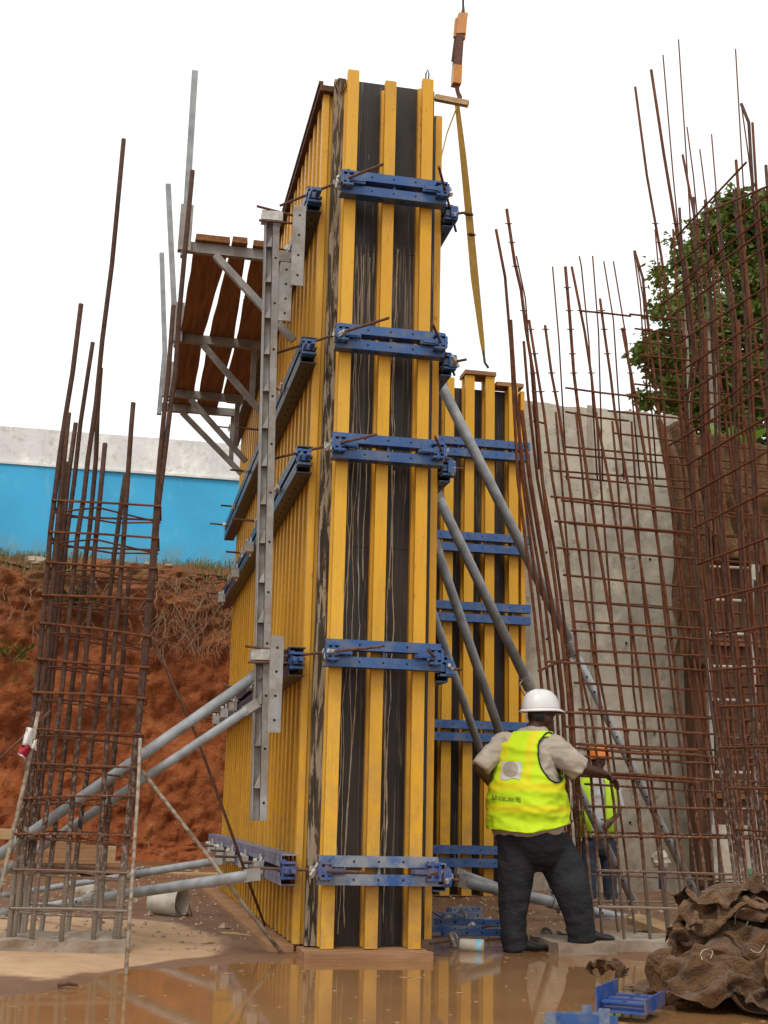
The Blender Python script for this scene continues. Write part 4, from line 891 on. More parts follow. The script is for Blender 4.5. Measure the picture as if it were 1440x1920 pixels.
tree('broadleaf_tree', tb, [(T(1400, 455), 1.05), (T(1325, 470, .5), .85), (T(1280, 540), .8), (T(1370, 560), 1.15), (T(1250, 640, -.5), .75), (T(1440, 430), .95), (T(1300, 660, .4), .9), (T(1400, 680), 1.15), (T(1460, 600), 1.3), (T(1222, 660), .5), (T(1238, 735), .6), (T(1290, 770), .7), (T(1350, 770), .8), (T(1430, 790), .9), (T(1370, 400), .55)],
     'tall leafy green tree beyond the walls at the right, seen through the rebar', 27000, 4, LEAF, lsize=.17)
tb = T(1330, 1000, 3); tb.z = 5
tree('broadleaf_tree', tb, [(T(1330, 640, 3), 1.0), (T(1290, 740, 3), .8), (T(1400, 760, 3), 1.0), (T(1440, 560, 3), 1.0), (T(1390, 470, 3), .7)], 'darker leafy tree just behind the tall one at the right', 5000, 9, LEAF2)
random.seed(3)
for k, (px, top, lab) in enumerate(((1284, 545, 'slender pale trunk left of three in front of the tree'), (1326, 560, 'slender pale trunk middle of three in front of the tree'), (1338, 600, 'slender pale trunk right of three in front of the tree'))):
    b = T(px+14, 1000, -2); b.z = 5; e = T(px, top, -2); t = thing('young_tree', b, lab, 'tree', 'slender young trees'); obj('trunk', MB().tube([b-Zv*.2, b.lerp(e, .5)+V((.04, 0, 0)), e], [.06, .05, .03], 7), BARK, t, True)
    lf = MB()
    for q in range(90):
        p = e+V((random.gauss(0, .25), random.gauss(0, .25), random.gauss(0, .3))); u = V((random.gauss(0, 1), random.gauss(0, 1), random.gauss(-.3, .6))).normalized()*.15; s_ = u.orthogonal()*.3; lf.add([p, p+u*.5+s_, p+u, p+u*.5-s_], [(0, 1, 2, 3)])
    obj('crown', lf, LEAF, t)
def banana(px, py, yd, L, label, n=3):
    b = PY(px, py+60, yd); t = thing('banana_plant', b, label, 'plant', 'banana plants'); st = MB().tube([V((b.x, b.y, 4.9)), b], [.09, .05], 8); obj('stem', st, GRASS, t, True)
    for k in range(n):
        a = -.5+k*.5+random.uniform(-.2, .2); d = V((math.sin(a)*.5, random.uniform(-.3, .2), 1)).normalized()
        def f(u, v):
            p = b+d*L*u+V((math.sin(a)*.5*u*u*L, 0, -.35*u*u*L)); wv = .17*math.sin(math.pi*min(1, u*.95+.04))**.7
            return p+V((math.cos(.4), .5, 0))*(v-.5)*2*wv+V((0, 0, -.25*abs(v-.5)*wv*2))
        obj('leaf', MB().grid(f, 10, 4), BANANA, t, True)
banana(1178, 800, 8.6, .75, 'bright green banana leaves peeping over the concrete wall', 3)
banana(1365, 800, 7.5, .8, 'banana plant leaves above the burlap on the right', 4)
# ------------------------------------------------------------------ people
CR = right0.normalized(); CF = V((math.sin(YAW), math.cos(YAW), 0))
def ring(c, a, b, ax, ay, n=24, pw=2.0):
    r = []
    for k in range(n):
        th = 2*math.pi*k/n; cs, sn = math.cos(th), math.sin(th)
        r.append(V(c)+V(ax)*a*math.copysign(abs(cs)**(2/pw), cs)+V(ay)*b*math.copysign(abs(sn)**(2/pw), sn))
    return r
def crv(pts, n):
    """Catmull-Rom through tuples"""
    out = []; m = len(pts)
    for i in range(m-1):
        p0, p1, p2, p3 = pts[max(0, i-1)], pts[i], pts[i+1], pts[min(m-1, i+2)]
        for k in range(n):
            t_ = k/n; out.append(tuple(.5*(2*b+(c-a)*t_+(2*a-5*b+4*c-d)*t_*t_+(3*b-3*c+d-a)*t_**3) for a, b, c, d in zip(p0, p1, p2, p3)))
    out.append(tuple(pts[-1])); return out
def limb(mb, pts, n=14):
    """pts: (Vector, radius)"""
    cr = crv([(*p, r) for p, r in pts], 5); mb.tube([V(c[:3]) for c in cr], [c[3] for c in cr], n)
def head_mb(mb, c, f, s=1.0):
    """c: head centre, f: facing"""
    f = V(f).normalized(); sd_ = f.cross(Zv).normalized(); R = Matrix((sd_, f, Zv)).transposed()
    mb.ell(c+Zv*.02*s, .075*s, .098*s, .115*s, R, 20, 14); mb.ell(c+f*.035*s-Zv*.055*s, .055*s, .062*s, .065*s, R, 16, 10)
    mb.ell(c+f*.1*s-Zv*.022*s, .017*s, .022*s, .026*s, R, 10, 8); mb.tube([c+f*.092*s+Zv*.02*s, c+f*.104*s-Zv*.02*s], [.01*s, .014*s], 8)
    mb.ell(c+f*.088*s-Zv*.062*s, .027*s, .014*s, .010*s, R, 10, 6); mb.ell(c+f*.086*s-Zv*.076*s, .024*s, .013*s, .009*s, R, 10, 6); mb.ell(c+f*.07*s-Zv*.105*s, .025*s, .02*s, .02*s, R, 10, 6)
    for s_ in (1, -1):
        mb.ell(c+sd_*.076*s*s_-f*.008*s-Zv*.012*s, .010*s, .021*s, .032*s, R, 10, 8); mb.ell(c+sd_*.035*s*s_+f*.083*s+Zv*.022*s, .026*s, .014*s, .009*s, R, 10, 6)
def hand(mb, wrist, d, palm_n, s=1.0, curl=.9):
    """d: direction of fingers, palm_n: direction the palm faces"""
    d = V(d).normalized(); pn = V(palm_n); pn = (pn-d*pn.dot(d)).normalized(); sd_ = d.cross(pn)
    R = Matrix((sd_, d, pn)).transposed(); pc = wrist+d*.05*s; mb.ell(pc, .041*s, .056*s, .017*s, R, 14, 10); mb.tube([wrist-d*.03*s, wrist+d*.03*s], [.027*s, .028*s], 12)
    for k, (o, L) in enumerate(((-.03, .062), (-.010, .076), (.010, .072), (.029, .056))):
        p = wrist+d*.09*s+sd_*o*s; pts = [p-d*.03*s]; dd = d.copy(); a = 0
        for j, fr in enumerate((.42, .32, .26)):
            pts.append(p.copy()); a = curl*(.35+.45*j); dd = (d*math.cos(a)+pn*math.sin(a)); p = p+dd*L*fr*1.25*s
        pts.append(p); mb.tube(pts, [.0095*s, .0095*s, .0088*s, .0082*s, .0065*s], 8)
    p = wrist+d*.025*s-sd_*.03*s; td = (d*.6-sd_*.65+pn*.35).normalized(); mb.tube([p, p+td*.03*s, p+td*.055*s+pn*.012*s, p+td*.07*s+pn*.028*s], [.014*s, .012*s, .0105*s, .008*s], 8)
def helmet(parent, c, f, m, s=1.0, tilt=0):
    f = V(f).normalized(); sd_ = f.cross(Zv).normalized(); u = (Zv*math.cos(tilt)+f*math.sin(tilt)).normalized(); f2 = u.cross(sd_)*-1; f2 = (f-u*f.dot(u)).normalized(); R = Matrix((sd_, f2, u)).transposed(); rings = []
    for j in range(13):
        ph = j/12*math.pi/2*.985; r = math.cos(ph)**.72; z = math.sin(ph)
        ringp = []
        for k in range(36):
            th = 2*math.pi*k/36; x, y = math.cos(th), math.sin(th); rg = 1+.018*math.exp(-((x*r)/.13)**2)*(1 if z > .25 else z*4)+.008*(math.cos(th*2) > .8)*z
            ringp.append(V(c)+R @ (V((x*.112*r*rg, y*.137*r*rg, .135*z*rg))*s))
        rings.append(ringp)
    sh = MB().loft(rings, False); sh.f.append(tuple(range(len(sh.v)-36, len(sh.v)))); h = obj('helmet', sh, m, parent, True); sl = h.modifiers.new('s', 'SOLIDIFY'); sl.thickness = .004*s; sl.offset = -1
    br = MB(); rr = []
    for rad, z in ((.99, .008), (1.08, .0), (1.10, -.006), (1.08, -.011), (.99, -.004)):
        rr.append([V(c)+R @ (V((math.cos(2*math.pi*k/36)*.114*rad, math.sin(2*math.pi*k/36)*.138*rad+(.045*max(0, math.sin(2*math.pi*k/36))**2 if rad > 1 else 0), z-(.016*max(0, math.sin(2*math.pi*k/36))**2 if rad > 1 else 0)))*s) for k in range(36)])
    obj('brim', br.loft(rr, False), m, h, True)
def shoe(parent, heel, d, s=1.0, tilt=0):
    d = V(d).normalized(); sd_ = d.cross(Zv).normalized(); rings = []
    for k, (x, wd, hh) in enumerate(((-.01, .022, .05), (.0, .036, .085), (.05, .040, .10), (.10, .041, .09), (.15, .046, .066), (.20, .049, .052), (.25, .043, .044), (.28, .028, .034), (.292, .01, .02))):
        c = V(heel)+d*x*s+Zv*x*math.sin(tilt); rings.append([c+sd_*wd*s*math.cos(a)+Zv*max(0, hh*s*(.5+.5*math.sin(a))) for a in [2*math.pi*q/16 for q in range(16)]])
    o = obj('shoe', MB().loft(rings), SHOE, parent, True); return o
def wrinkle(f1, a1, f2, a2, st=(1, 1, 1)):
    return lambda p, n: a1*fbm((p.x*st[0], p.y*st[1], p.z*st[2]), f1, 3, 3)+a2*(1-2*abs(nz((p.x*st[0]*.9+.3*p.z, p.y*st[1], p.z*st[2]), f2, 8)))
# --- man in white helmet
y0 = .40
Q = lambda x, y, d=0: PY(x, y, y0+d)
M1 = thing('person', Q(1010, 1785) * 1.0, 'person in white helmet and yellow vest seen from behind, hand on the rebar', 'person')
torso = [  # px x, px y, half width m, half depth m, depth offset
 (1004, 1364, .078, .078, .0), (1000, 1372, .13, .09, .0), (990, 1386, .185, .105, .0), (988, 1402, .210, .135, .0), (988, 1430, .222, .160, .0), (988, 1460, .246, .192, .0), (988, 1490, .266, .222, .0), (989, 1515, .274, .238, .0), (990, 1535, .268, .236, .0), (993, 1562, .24, .20, .0)]
tax, tay = CR*.80-CF*.60, CR*.60+CF*.80
def torso_rings(grow, nn=64, rows=6, lo=0, hi=None, wr=None):
    data = crv([(*Q(a, b, e), w_+grow, d_+grow) for a, b, w_, d_, e in torso[lo:hi]], rows); rg = []
    for j, c in enumerate(data):
        r_ = ring(V(c[:3]), c[3], c[4], tax, tay, nn, 2.35)
        if wr: r_ = [p+((p-V(c[:3])).normalized())*wr(p, j/len(data)) for p in r_]
        # shoulders slope: right shoulder of the picture swings back a little
        rg.append(r_)
    return rg
SHr, ELr, WRr = Q(1036, 1400, -.10), Q(1083, 1438, -.14), Q(1131, 1450, -.03)
SHl, ELl, WRl = Q(941, 1396, .10), Q(899, 1436, .0), Q(934, 1486, .16)
HIPl, KNl, ANl = Q(968, 1570), Q(962, 1665, -.04), Q(963, 1766, .02)
HIPr, KNr, ANr = Q(1028, 1568), Q(1070, 1665, -.10), Q(1092, 1746, -.12)
HC = Q(1014, 1345, .02); hf = (CR*.80+CF*.62)
body = MB(); head_mb(body, HC, hf, 1.12); limb(body, [(HC-Zv*.05-hf*.03, .058), (Q(1000, 1368), .062), (Q(996, 1385), .075)])
body.loft(torso_rings(-.03, 24, 3))
limb(body, [(SHr, .065), (SHr.lerp(ELr, .5), .056), (ELr, .046), (ELr.lerp(WRr, .4), .043), (WRr, .029)]); limb(body, [(SHl, .065), (SHl.lerp(ELl, .5), .056), (ELl, .047), (ELl.lerp(WRl, .4), .043), (WRl, .03)])
hand(body, WRr, (CR*.75-Zv*.45+CF*.1), (-CR*.1-CF*.3-Zv*.9), 1.0, 1.0); hand(body, WRl, (CR*.6-Zv*.6), CF*-1, 1.0, .4)
for h_, k_, a_ in ((HIPl, KNl, ANl), (HIPr, KNr, ANr)): limb(body, [(h_, .085), (k_, .055), (a_, .04)])
obj('body', remesh(body, .0075, 3), SKIN, M1, True)
for s_ in (1, -1):
    f_ = hf.normalized(); e = HC+f_.cross(Zv).normalized()*.036*s_+f_*.093+Zv*.012; obj('eye', MB().ell(e, .012, .012, .010), WHITEP, M1, True)
helmet(M1, HC+Zv*.052, hf, HELMW, 1.17, -.05)
# hair under the helmet
hr = MB().ell(HC+Zv*.01-hf.normalized()*.012, .082, .098, .095, Matrix((hf.cross(Zv).normalized(), hf.normalized(), Zv)).transposed(), 24, 14); hr.f = [f for f in hr.f if all((hr.v[i]-HC).dot(hf.normalized()) < .035 and hr.v[i].z > HC.z-.055 for i in f)]
obj('hair', hr, SHOE, M1, True)
# trousers
tr = MB()
tr.loft([ring(Q(992, 1540), .25, .22, tax, tay, 32, 2.3), ring(Q(995, 1570), .25, .22, tax, tay, 32, 2.3), ring(Q(1000, 1592), .235, .20, tax, tay, 32, 2.2), ring(Q(1005, 1614), .18, .15, tax, tay, 32, 2), ring(Q(1010, 1634), .085, .08, tax, tay, 32, 2)])
limb(tr, [(Q(968, 1575), .130), (Q(968, 1600), .134), (Q(968, 1640), .130), (Q(965, 1680), .116), (Q(962, 1730), .098), (Q(964, 1762), .090), (Q(967, 1781), .090)], 22)
limb(tr, [(Q(1030, 1572), .138), (Q(1045, 1605), .152), (Q(1062, 1640, -.04), .146), (Q(1075, 1675, -.10), .126), (Q(1085, 1715, -.12), .104), (Q(1089, 1745, -.12), .096), (Q(1091, 1768, -.12), .094)], 22)
obj('trousers', remesh(tr, .011, 3, lambda p, n: wrinkle(4, .009, 9, .007, (1, 1, .7))(p, n)+max(0, 1-p.z/.30)*.007*math.sin(p.z*62+6*nz(p, 5, 2))+(.005*math.sin((p.z+.8*(p.x-1.6))*48+5*nz(p, 4, 6)) if .78 < p.z < .98 else 0)), TROUS, M1, True)
sL = Q(955, 1780, -.02); sL.z = .008; shoe(M1, sL, CR*.85+CF*.3, 1.08); sR = Q(1088, 1762, -.12); shoe(M1, sR-Zv*.02, CR*.8+CF*.5, 1.08)
sdr = Q(1088, 1762, -.12); tag(obj('stepping_block', roughbox((sdr.x-.20, sdr.y-.10, -.05), (sdr.x+.24, sdr.y+.55, sdr.z-.016), .045, .010, 5), CONCL, org=(0, 0, 0)), 'flat muddy concrete slab under the right foot of the man', 'slab')
# shirt
st = MB(); st.loft(torso_rings(-.006, 40, 4)); st.loft([ring(Q(1001, 1363), .070, .070, tax, tay, 24), ring(Q(1000, 1376), .088, .085, tax, tay, 24)])
limb(st, [(Q(1012, 1398, -.04), .10), (SHr+Zv*-.015, .098), (Q(1054, 1415, -.13), .094), (Q(1072, 1431, -.14), .089), (Q(1087, 1443, -.14), .088)], 20)
limb(st, [(Q(960, 1398, .05), .09), (SHl, .080), (Q(925, 1412, .06), .074), (Q(910, 1428, .02), .071), (Q(901, 1441, .0), .070)], 20)
st.loft([ring(Q(990, 1535), .266, .235, tax, tay, 40, 2.3), ring(Q(990, 1560), .255, .228, tax, tay, 40, 2.3), ring(Q(990, 1566), .24, .21, tax, tay, 40, 2.3)])
obj('shirt', remesh(st, .010, 2, wrinkle(5, .010, 11, .011, (1, 1, 1.4))), SHIRT, M1, True)
# vest: a fuller loft over the shirt, opened at the arm holes and the neck
NN, ROWS = 96, 9
wrv = lambda p, k: .012*fbm(p, 5, 2, 3)+(.020*(1-2*abs(nz((p.x*.55+.25*p.z, p.y*.55, p.z*1.5), 6, 4)))+.010*(1-2*abs(nz((p.x, p.y, p.z*1.3), 13, 6))))*(.3+.7*k)
torso[-1] = (989, 1553, .268, .242, 0)
tv = torso_rings(.016, NN, ROWS, 1, None, wrv); nr = len(tv)
def sp_(k, j): return tv[max(0, min(nr-1, j))][k % NN]
KA = [(NN*0.0, 1, .19), (NN*.5, 1, .19)]
for j in range(nr):
    kk_ = max(0, (j/(nr-1)-.55)/.45)
    for k in range(NN):
        q_ = tv[j][k]; la = (q_-Q(990, 1450)).dot(CR); q_.z += kk_*(.10*max(0, abs(la-.0)-.06)+(.04 if la > 0 else .0)*la/.25-.03+.012*nz((la*9, 0, 3)))
def hole(k, j):
    z_ = j/(nr-1); u_ = k/NN
    for uc, w_ in ((0.972, .105), (.50, .085)):
        du = abs((u_-uc+.5) % 1-.5); z0_, z1_ = .10, .50
        if z_ < z0_: 
            continue
        cz = .28; 
        if ((du/w_)**2+((z_-cz)/.25)**2) < 1: return True
    return False
vm = MB()
for r_ in tv: vm.v += r_
for j in range(nr-1):
    for k in range(NN):
        if hole(k+.5, j+.5): continue
        k2 = (k+1) % NN; vm.f.append((j*NN+k, j*NN+k2, (j+1)*NN+k2, (j+1)*NN+k))
vest = obj('safety_vest', vm, HIVIS, M1, True); sl = vest.modifiers.new('s', 'SOLIDIFY'); sl.thickness = .004
ab = vest.data.attributes.new('band', 'FLOAT', 'POINT'); vals = []
zt, zb_ = tv[0][0].z, tv[-1][0].z
for j in range(nr):
    for k in range(NN):
        p = tv[j][k]; v_ = (zt-p.z)/(zt-zb_); lat = (p-Q(990, 1450)).dot(tax); bk = 0
        if .565 < v_ < .65 or .80 < v_ < .875: bk = .8
        if v_ < .60 and (abs(lat+.105) < .030 or abs(lat-.105) < .030) and (p-Q(990, 1450)).dot(tay) < 0: bk = .75
        vals.append(bk)
ab.data.foreach_set('value', vals)
for uc, w_ in ((0.972, .105), (.50, .085)):
    pth = []
    for q in range(48):
        a = 2*math.pi*q/48; kk = (uc+w_*math.cos(a))*NN; jj = max(0.0, (.28+.25*math.sin(a))*(nr-1)); j0 = int(jj); fr = jj-j0; k0 = int(math.floor(kk)); fk = kk-k0
        p = sp_(k0, j0).lerp(sp_(k0+1, j0), fk).lerp(sp_(k0, j0+1).lerp(sp_(k0+1, j0+1), fk), fr); c_ = Q(990, 1450); n_ = (p-c_); n_.z = 0; pth.append(p+n_.normalized()*.004)
    obj('armhole_piping', MB().loop(pth, .0065, 6), PIPING, vest, True)
BV = BVHTree.FromPolygons(vm.v, vm.f)
def stick(px, py, off):
    d = ray(px, py).normalized(); h = BV.ray_cast(CAM, d)[0]; return (h-d*off) if h else Q(px, py, -.25)
pm = MB().grid(lambda u, v: stick(939+38*u+1.5*math.sin(v*5), 1427+33*v+2*math.sin(u*7)*(v > .8)+1.5*u, .006), 12, 12); obj('reflective_patch', pm, PATCH, vest, True)
dm = MB(); ctr = stick(957, 1442, .010); rr_ = [[stick(957+14.5*q*math.cos(a), 1442+14.5*q*math.sin(a), .010) for a in [2*math.pi*k/28 for k in range(28)]] for q in (.02, .35, .7, 1)]; obj('badge', dm.loft(rr_, False), DISC, vest, True)
tc = bpy.data.curves.new('slogan', 'FONT'); tc.body = 'Built to last...since 1965'; tc.size = 1; to = bpy.data.objects.new('slogan', tc); C.objects.link(to)
me = to.evaluated_get(bpy.context.evaluated_depsgraph_get()).to_mesh(); tvx = [v.co.copy() for v in me.vertices]; tfc = [tuple(p.vertices) for p in me.polygons]; to.evaluated_get(bpy.context.evaluated_depsgraph_get()).to_mesh_clear(); bpy.data.objects.remove(to)
xm = max(p.x for p in tvx); sm_ = MB(); sm_.v = [stick(922+54*p.x/xm, 1499+5.5*p.x/xm-15*p.y, .006) for p in tvx]; sm_.f = tfc; obj('slogan', sm_, INK, vest)
# --- second worker behind the mesh
y1 = 5.0
Q2 = lambda x, y, d=0: PY(x, y, y1+d)
M2 = thing('person', Q2(1128, 1690), 'person in orange helmet and open yellow vest, standing behind the rebar mesh', 'person')
hf2 = (CR*-.55-CF*.6); HC2 = Q2(1122, 1428)
body = MB(); head_mb(body, HC2, hf2); limb(body, [(HC2-Zv*.05, .055), (Q2(1122, 1455), .06)])
tr2 = [(1120, 1455, .11, .08), (1119, 1465, .19, .11), (1119, 1490, .20, .13), (1120, 1530, .19, .13), (1122, 1570, .18, .13)]
rg = [ring(Q2(a, b), w_, d_, CR, CF, 28, 2.3) for a, b, w_, d_ in tr2]; body.loft([ring(Q2(a, b), w_-.03, d_-.03, CR, CF, 20) for a, b, w_, d_ in tr2])
Sr, Er, Wr = Q2(1149, 1472), Q2(1160, 1515), Q2(1146, 1540, -.2); Sl, El, Wl = Q2(1090, 1472), Q2(1080, 1520), Q2(1085, 1560, -.1)
for a_, b_, c_ in ((Sr, Er, Wr), (Sl, El, Wl)): limb(body, [(a_, .05), (b_, .042), (c_, .028)])
hand(body, Wr, (-CR*.6-Zv*.5-CF*.3), (-CR*.2+CF*.6), 1.05, .7); hand(body, Wl, (-Zv), (CR), 1.0, .5)
for a_, b_, c_ in ((Q2(1106, 1575), Q2(1105, 1635), Q2(1106, 1690)), (Q2(1138, 1575), Q2(1141, 1635), Q2(1144, 1690))): limb(body, [(a_, .08), (b_, .055), (c_, .04)])
obj('body', remesh(body, .010, 2), SKIN, M2, True)
for s_ in (1, -1):
    f_ = hf2.normalized(); obj('eye', MB().ell(HC2+f_.cross(Zv).normalized()*.035*s_+f_*.088+Zv*.012, .012, .012, .010), WHITEP, M2, True)
helmet(M2, HC2+Zv*.045, hf2, HELMO, 1.1)
st = MB().loft(rg); limb(st, [(Sr, .075), (Sr.lerp(Er, .6), .068), (Er, .062)], 16); limb(st, [(Sl, .075), (Sl.lerp(El, .6), .068), (El, .062)], 16); obj('shirt', remesh(st, .016, 2, wrinkle(5, .012, 10, .008)), SHIRT2, M2, True)
def vpanel(k0, k1):
    mb = MB(); cs = [ring(Q2(a, b), w_+.025, d_+.03, CR, CF, 48, 2.3) for a, b, w_, d_ in [(1120, 1458, .13, .09)]+tr2[1:]]
    mb.v = [p for r_ in cs for p in r_]
    for j in range(len(cs)-1):
        for k in range(k0, k1): a, b = k % 48, (k+1) % 48; mb.f.append((j*48+a, j*48+b, (j+1)*48+b, (j+1)*48+a))
    o = obj('safety_vest', mb, HIVIS2, M2, True); s_ = o.modifiers.new('s', 'SOLIDIFY'); s_.thickness = .006
vpanel(38, 46); vpanel(2, 33)
tr = MB().loft([ring(Q2(1122, 1562), .175, .13, CR, CF, 24), ring(Q2(1122, 1590), .17, .13, CR, CF, 24), ring(Q2(1122, 1604), .12, .1, CR, CF, 24)])
for xa in ((1107, 1105, 1106), (1138, 1142, 1146)): limb(tr, [(Q2(xa[0], 1580), .095), (Q2(xa[1], 1635), .08), (Q2(xa[2], 1690), .07)], 18)
obj('jeans', remesh(tr, .016, 2, wrinkle(4, .01, 9, .008)), JEANS, M2, True)
for x in (1104, 1145): h_ = Q2(x, 1695); h_.z = .05; shoe(M2, h_, -CR*.3-CF, 1.0)
# ------------------------------------------------------------------ loose things on the site floor
random.seed(77)
# timber stack at the foot of the bank
k = 0
for (px0, py, px1, yb, hh, wd, lab) in ((-60, 1562, 70, 9.2, .13, .3, 'pale plank at the far left, topmost of the timber stack below the bank'), (45, 1600, 185, 8.6, .22, .12, 'thick timber baulk leaning across the stack behind the left cage'), (60, 1582, 160, 8.9, .10, .3, 'pale board on top of the stack behind the left cage'), (70, 1606, 216, 9.3, .30, .35, 'wide pale timber block in the stack behind the left cage'), (-50, 1622, 225, 9.0, .12, .4, 'long muddy timber low in the stack behind the left cage'), (-50, 1648, 150, 8.2, .12, .3, 'muddy plank at the bottom of the stack near the left edge'), (190, 1640, 430, 9.6, .08, .3, 'brown plank lying along the foot of the bank'), (225, 1655, 415, 8.8, .1, .25, 'muddy plank lying in front of the bank, left of the formwork')):
    A = PY(px0, py, yb); B = PY(px1, py+3, yb); m = (PLANKL, PLANKX, PLANKX)[k % 3]; k += 1
    tag(obj('timber', MB().bar(A, B, wd, hh), m, org=A), lab, 'timber', 'timbers stacked below the bank')
p = PY(250, 1622, 10.9); tag(obj('white_sack', MB().ell(PY(172, 1672, 6.0), .20, .16, .13, None, 18, 12, lambda d: .25*nz(d, 2, 3)), WHITEP, org=(0, 0, 0), smooth=True), 'small white sack on the ground behind the left cage', 'sack')
# bucket on its side
bc = PZ(312, 1722, .0); ax = (CR*.92-CF*.35).normalized(); c0 = bc+Zv*.14
t = thing('bucket', bc, 'dirty cream bucket lying on its side left of the formwork', 'bucket')
mb = MB(); u_ = Zv; v_ = ax.cross(Zv).normalized(); rr_ = []
for s_, r_ in ((-.15, .005), (-.15, .105), (0, .118), (.14, .13), (.14, .136), (.15, .136), (.15, .122), (0, .108), (-.14, .095), (-.14, .004)): rr_.append([c0+ax*s_+(u_*math.cos(a)+v_*math.sin(a))*r_ for a in [2*math.pi*q/28 for q in range(28)]])
obj('shell', mb.loft(rr_), WHITEP, t, True); obj('handle', MB().tube([c0+ax*.13+v_*.137, c0+ax*.2+v_*.1-Zv*.1, c0+ax*.2-v_*.1-Zv*.11, c0+ax*.13-v_*.137], .004, 5), DARKST, t)
t = thing('paint_can', PZ(888, 1782, .0), 'white plastic paint can with a blue emblem lying in the puddle', 'can')
ca, cb_ = PZ(862, 1782, .0)+Zv*.034, PZ(908, 1784, 0)+Zv*.034
obj('can', MB().tube([ca, ca.lerp(cb_, .03), cb_.lerp(ca, .03), cb_], [.042, .048, .048, .042], 20), WHITEP, t, True); d_ = (cb_-ca); obj('emblem', MB().tube([ca+d_*.68, ca+d_*.90], .0488, 20, False), simple('pale_blue_print', (.10, .35, .5), (.3, .5, .58), 14), t, True)
# scrap blue formwork fittings piled right of the column
for k, (a_, b_, yy_, w_, m, lab) in enumerate((((1030, 1702), (1085, 1716), 2.6, .07, PLANKX, 'short muddy batten lying behind the legs of the man'), ((1150, 1690), (1235, 1683), 4.6, .10, PLANKL, 'pale plank lying at the foot of the concrete wall'), ((1215, 1664), (1290, 1672), 5.0, .08, PLANKX, 'brown batten at the foot of the concrete wall, right of the pale plank'), ((1090, 1718), (1150, 1728), 1.9, .05, BLUED, 'dusty blue steel strip on the mud behind the rebar mesh'), ((1225, 1700), (1290, 1692), 3.6, .05, BLUE, 'blue steel strip among the bars behind the burlap heap'))):
    A = PZ(*a_, .05); B = PZ(*b_, .05); tag(obj('offcut', MB().bar(A, B, w_, .04), m, org=A), lab, 'offcut', 'offcuts behind the rebar mesh')
random.seed(13)
for k, (px, py, L, ang, m, lab) in enumerate(((850, 1722, .55, .1, BLUED, 'blue waler offcut lying flat at the back of the fittings pile'), (880, 1735, .6, -.25, BLUE, 'blue waler offcut slanting across the fittings pile'), (850, 1748, .5, .05, BLUED, 'muddy blue waler offcut at the front of the fittings pile'), (900, 1755, .62, .12, BLUE, 'blue waler offcut nearest the dark trouser leg'), (870, 1710, .4, .5, BLUED, 'short blue waler offcut behind the column foot'))):
    p = PZ(px, py, .04); a = V((math.cos(ang), math.sin(ang), 0)); n_ = V((0, 0, 1)); t = thing('waler_offcut', p, lab, 'steel waler', 'blue offcuts right of the column')
    mb = MB(); hb = MB(); pr = [(-.04, 0), (.04, 0), (.04, .05), (.034, .05), (.034, .006), (-.034, .006), (-.034, .05), (-.04, .05)]; sdv = V((-a.y, a.x, 0))
    mb.prism(pr, p-a*L/2, p+a*L/2, sdv, Zv); obj('channel', mb, m, t)
    for q in range(5): c = p+a*(-.4+.2*q)*L-sdv*.0406+Zv*.027; hb.cyl(c, c+sdv*.002, .010, 7)
    obj('bolt_hole', hb, DARKST, t)
for k, (px, py, lab) in enumerate(((838, 1726, 'zinc disc nut with rod at the left of the fittings pile, by the column foot'), (866, 1718, 'zinc disc nut at the back of the fittings pile'), (886, 1742, 'zinc disc nut with rod in the middle of the fittings pile'), (912, 1728, 'zinc disc nut leaning at the right of the fittings pile near the trousers'), (850, 1762, 'zinc disc nut with rod lying in front of the fittings pile'), (1026, 1750, 'zinc disc nut on the mud between the legs of the man'))):
    p = PZ(px, py, .06); d = V((random.uniform(-1, 1), random.uniform(-1, 1), random.uniform(-.2, .5))).normalized()
    t = thing('wing_nut_fitting', p, lab, 'fitting', 'nuts heaped right of the column')
    obj('nut', wingnut_mb(p, d), SILVER, t); obj('plate', MB().cyl(p-d*.004, p+d*.004, .055, 12), GALVW, t)
    if k % 2 == 0: obj('rod', MB().cyl(p-d*.05, p+d*.22, .009, 6), RODR, t)
for k, (px, py, L, lab) in enumerate(((1228, 1738, .5, 'pale broken plank lying on the plinth by the burlap heap'),)):
    A = PY(1186, 1722, 1.2); B = PY(1262, 1748, .9); tag(obj('timber', MB().bar(A, B, .16, .05, (.15, -.5, .8)), PLANKL, org=A), lab, 'timber')
for k, (a, b, r, lab) in enumerate((((380, 1770), (405, 1768), .012, 'short orange handled stick on the mud left of the formwork'), ((108, 1847), (146, 1847), .014, 'dark twig at the edge of the puddle'), ((415, 1750), (470, 1755), .01, 'thin stick on the mud near the formwork base'), ((60, 1700), (130, 1712), .012, 'thin dry stick on the slab by the left cage'))):
    A, B = PZ(*a, .02), PZ(*b, .02); tag(obj('stick', MB().tube([A, A.lerp(B, .5)+V((0, 0, .008)), B], [r, r*.9, r*.6], 6), PLANKL if k % 2 == 0 else BROWNB, org=A), lab, 'stick', 'sticks on the ground')
random.seed(19)
cl = MB()
for k in range(2200):
    x = random.uniform(-3.5, 5.5); y = random.uniform(.2, 11)
    if shore(x, y) < .05: continue
    r = random.uniform(.006, .022)*(1 if random.random() < .95 else 2.2); p = V((x, y, ground_z(x, y)+r*.2)); a = [random.uniform(.6, 1.3)*r for _ in range(6)]
    cl.add([p+V((a[0], 0, 0)), p+V((0, a[1], 0)), p-V((a[2], 0, 0)), p-V((0, a[3], 0)), p+V((0, 0, a[4])), p-V((0, 0, a[5]))], [(0, 1, 4), (1, 2, 4), (2, 3, 4), (3, 0, 4), (1, 0, 5), (2, 1, 5), (3, 2, 5), (0, 3, 5)])
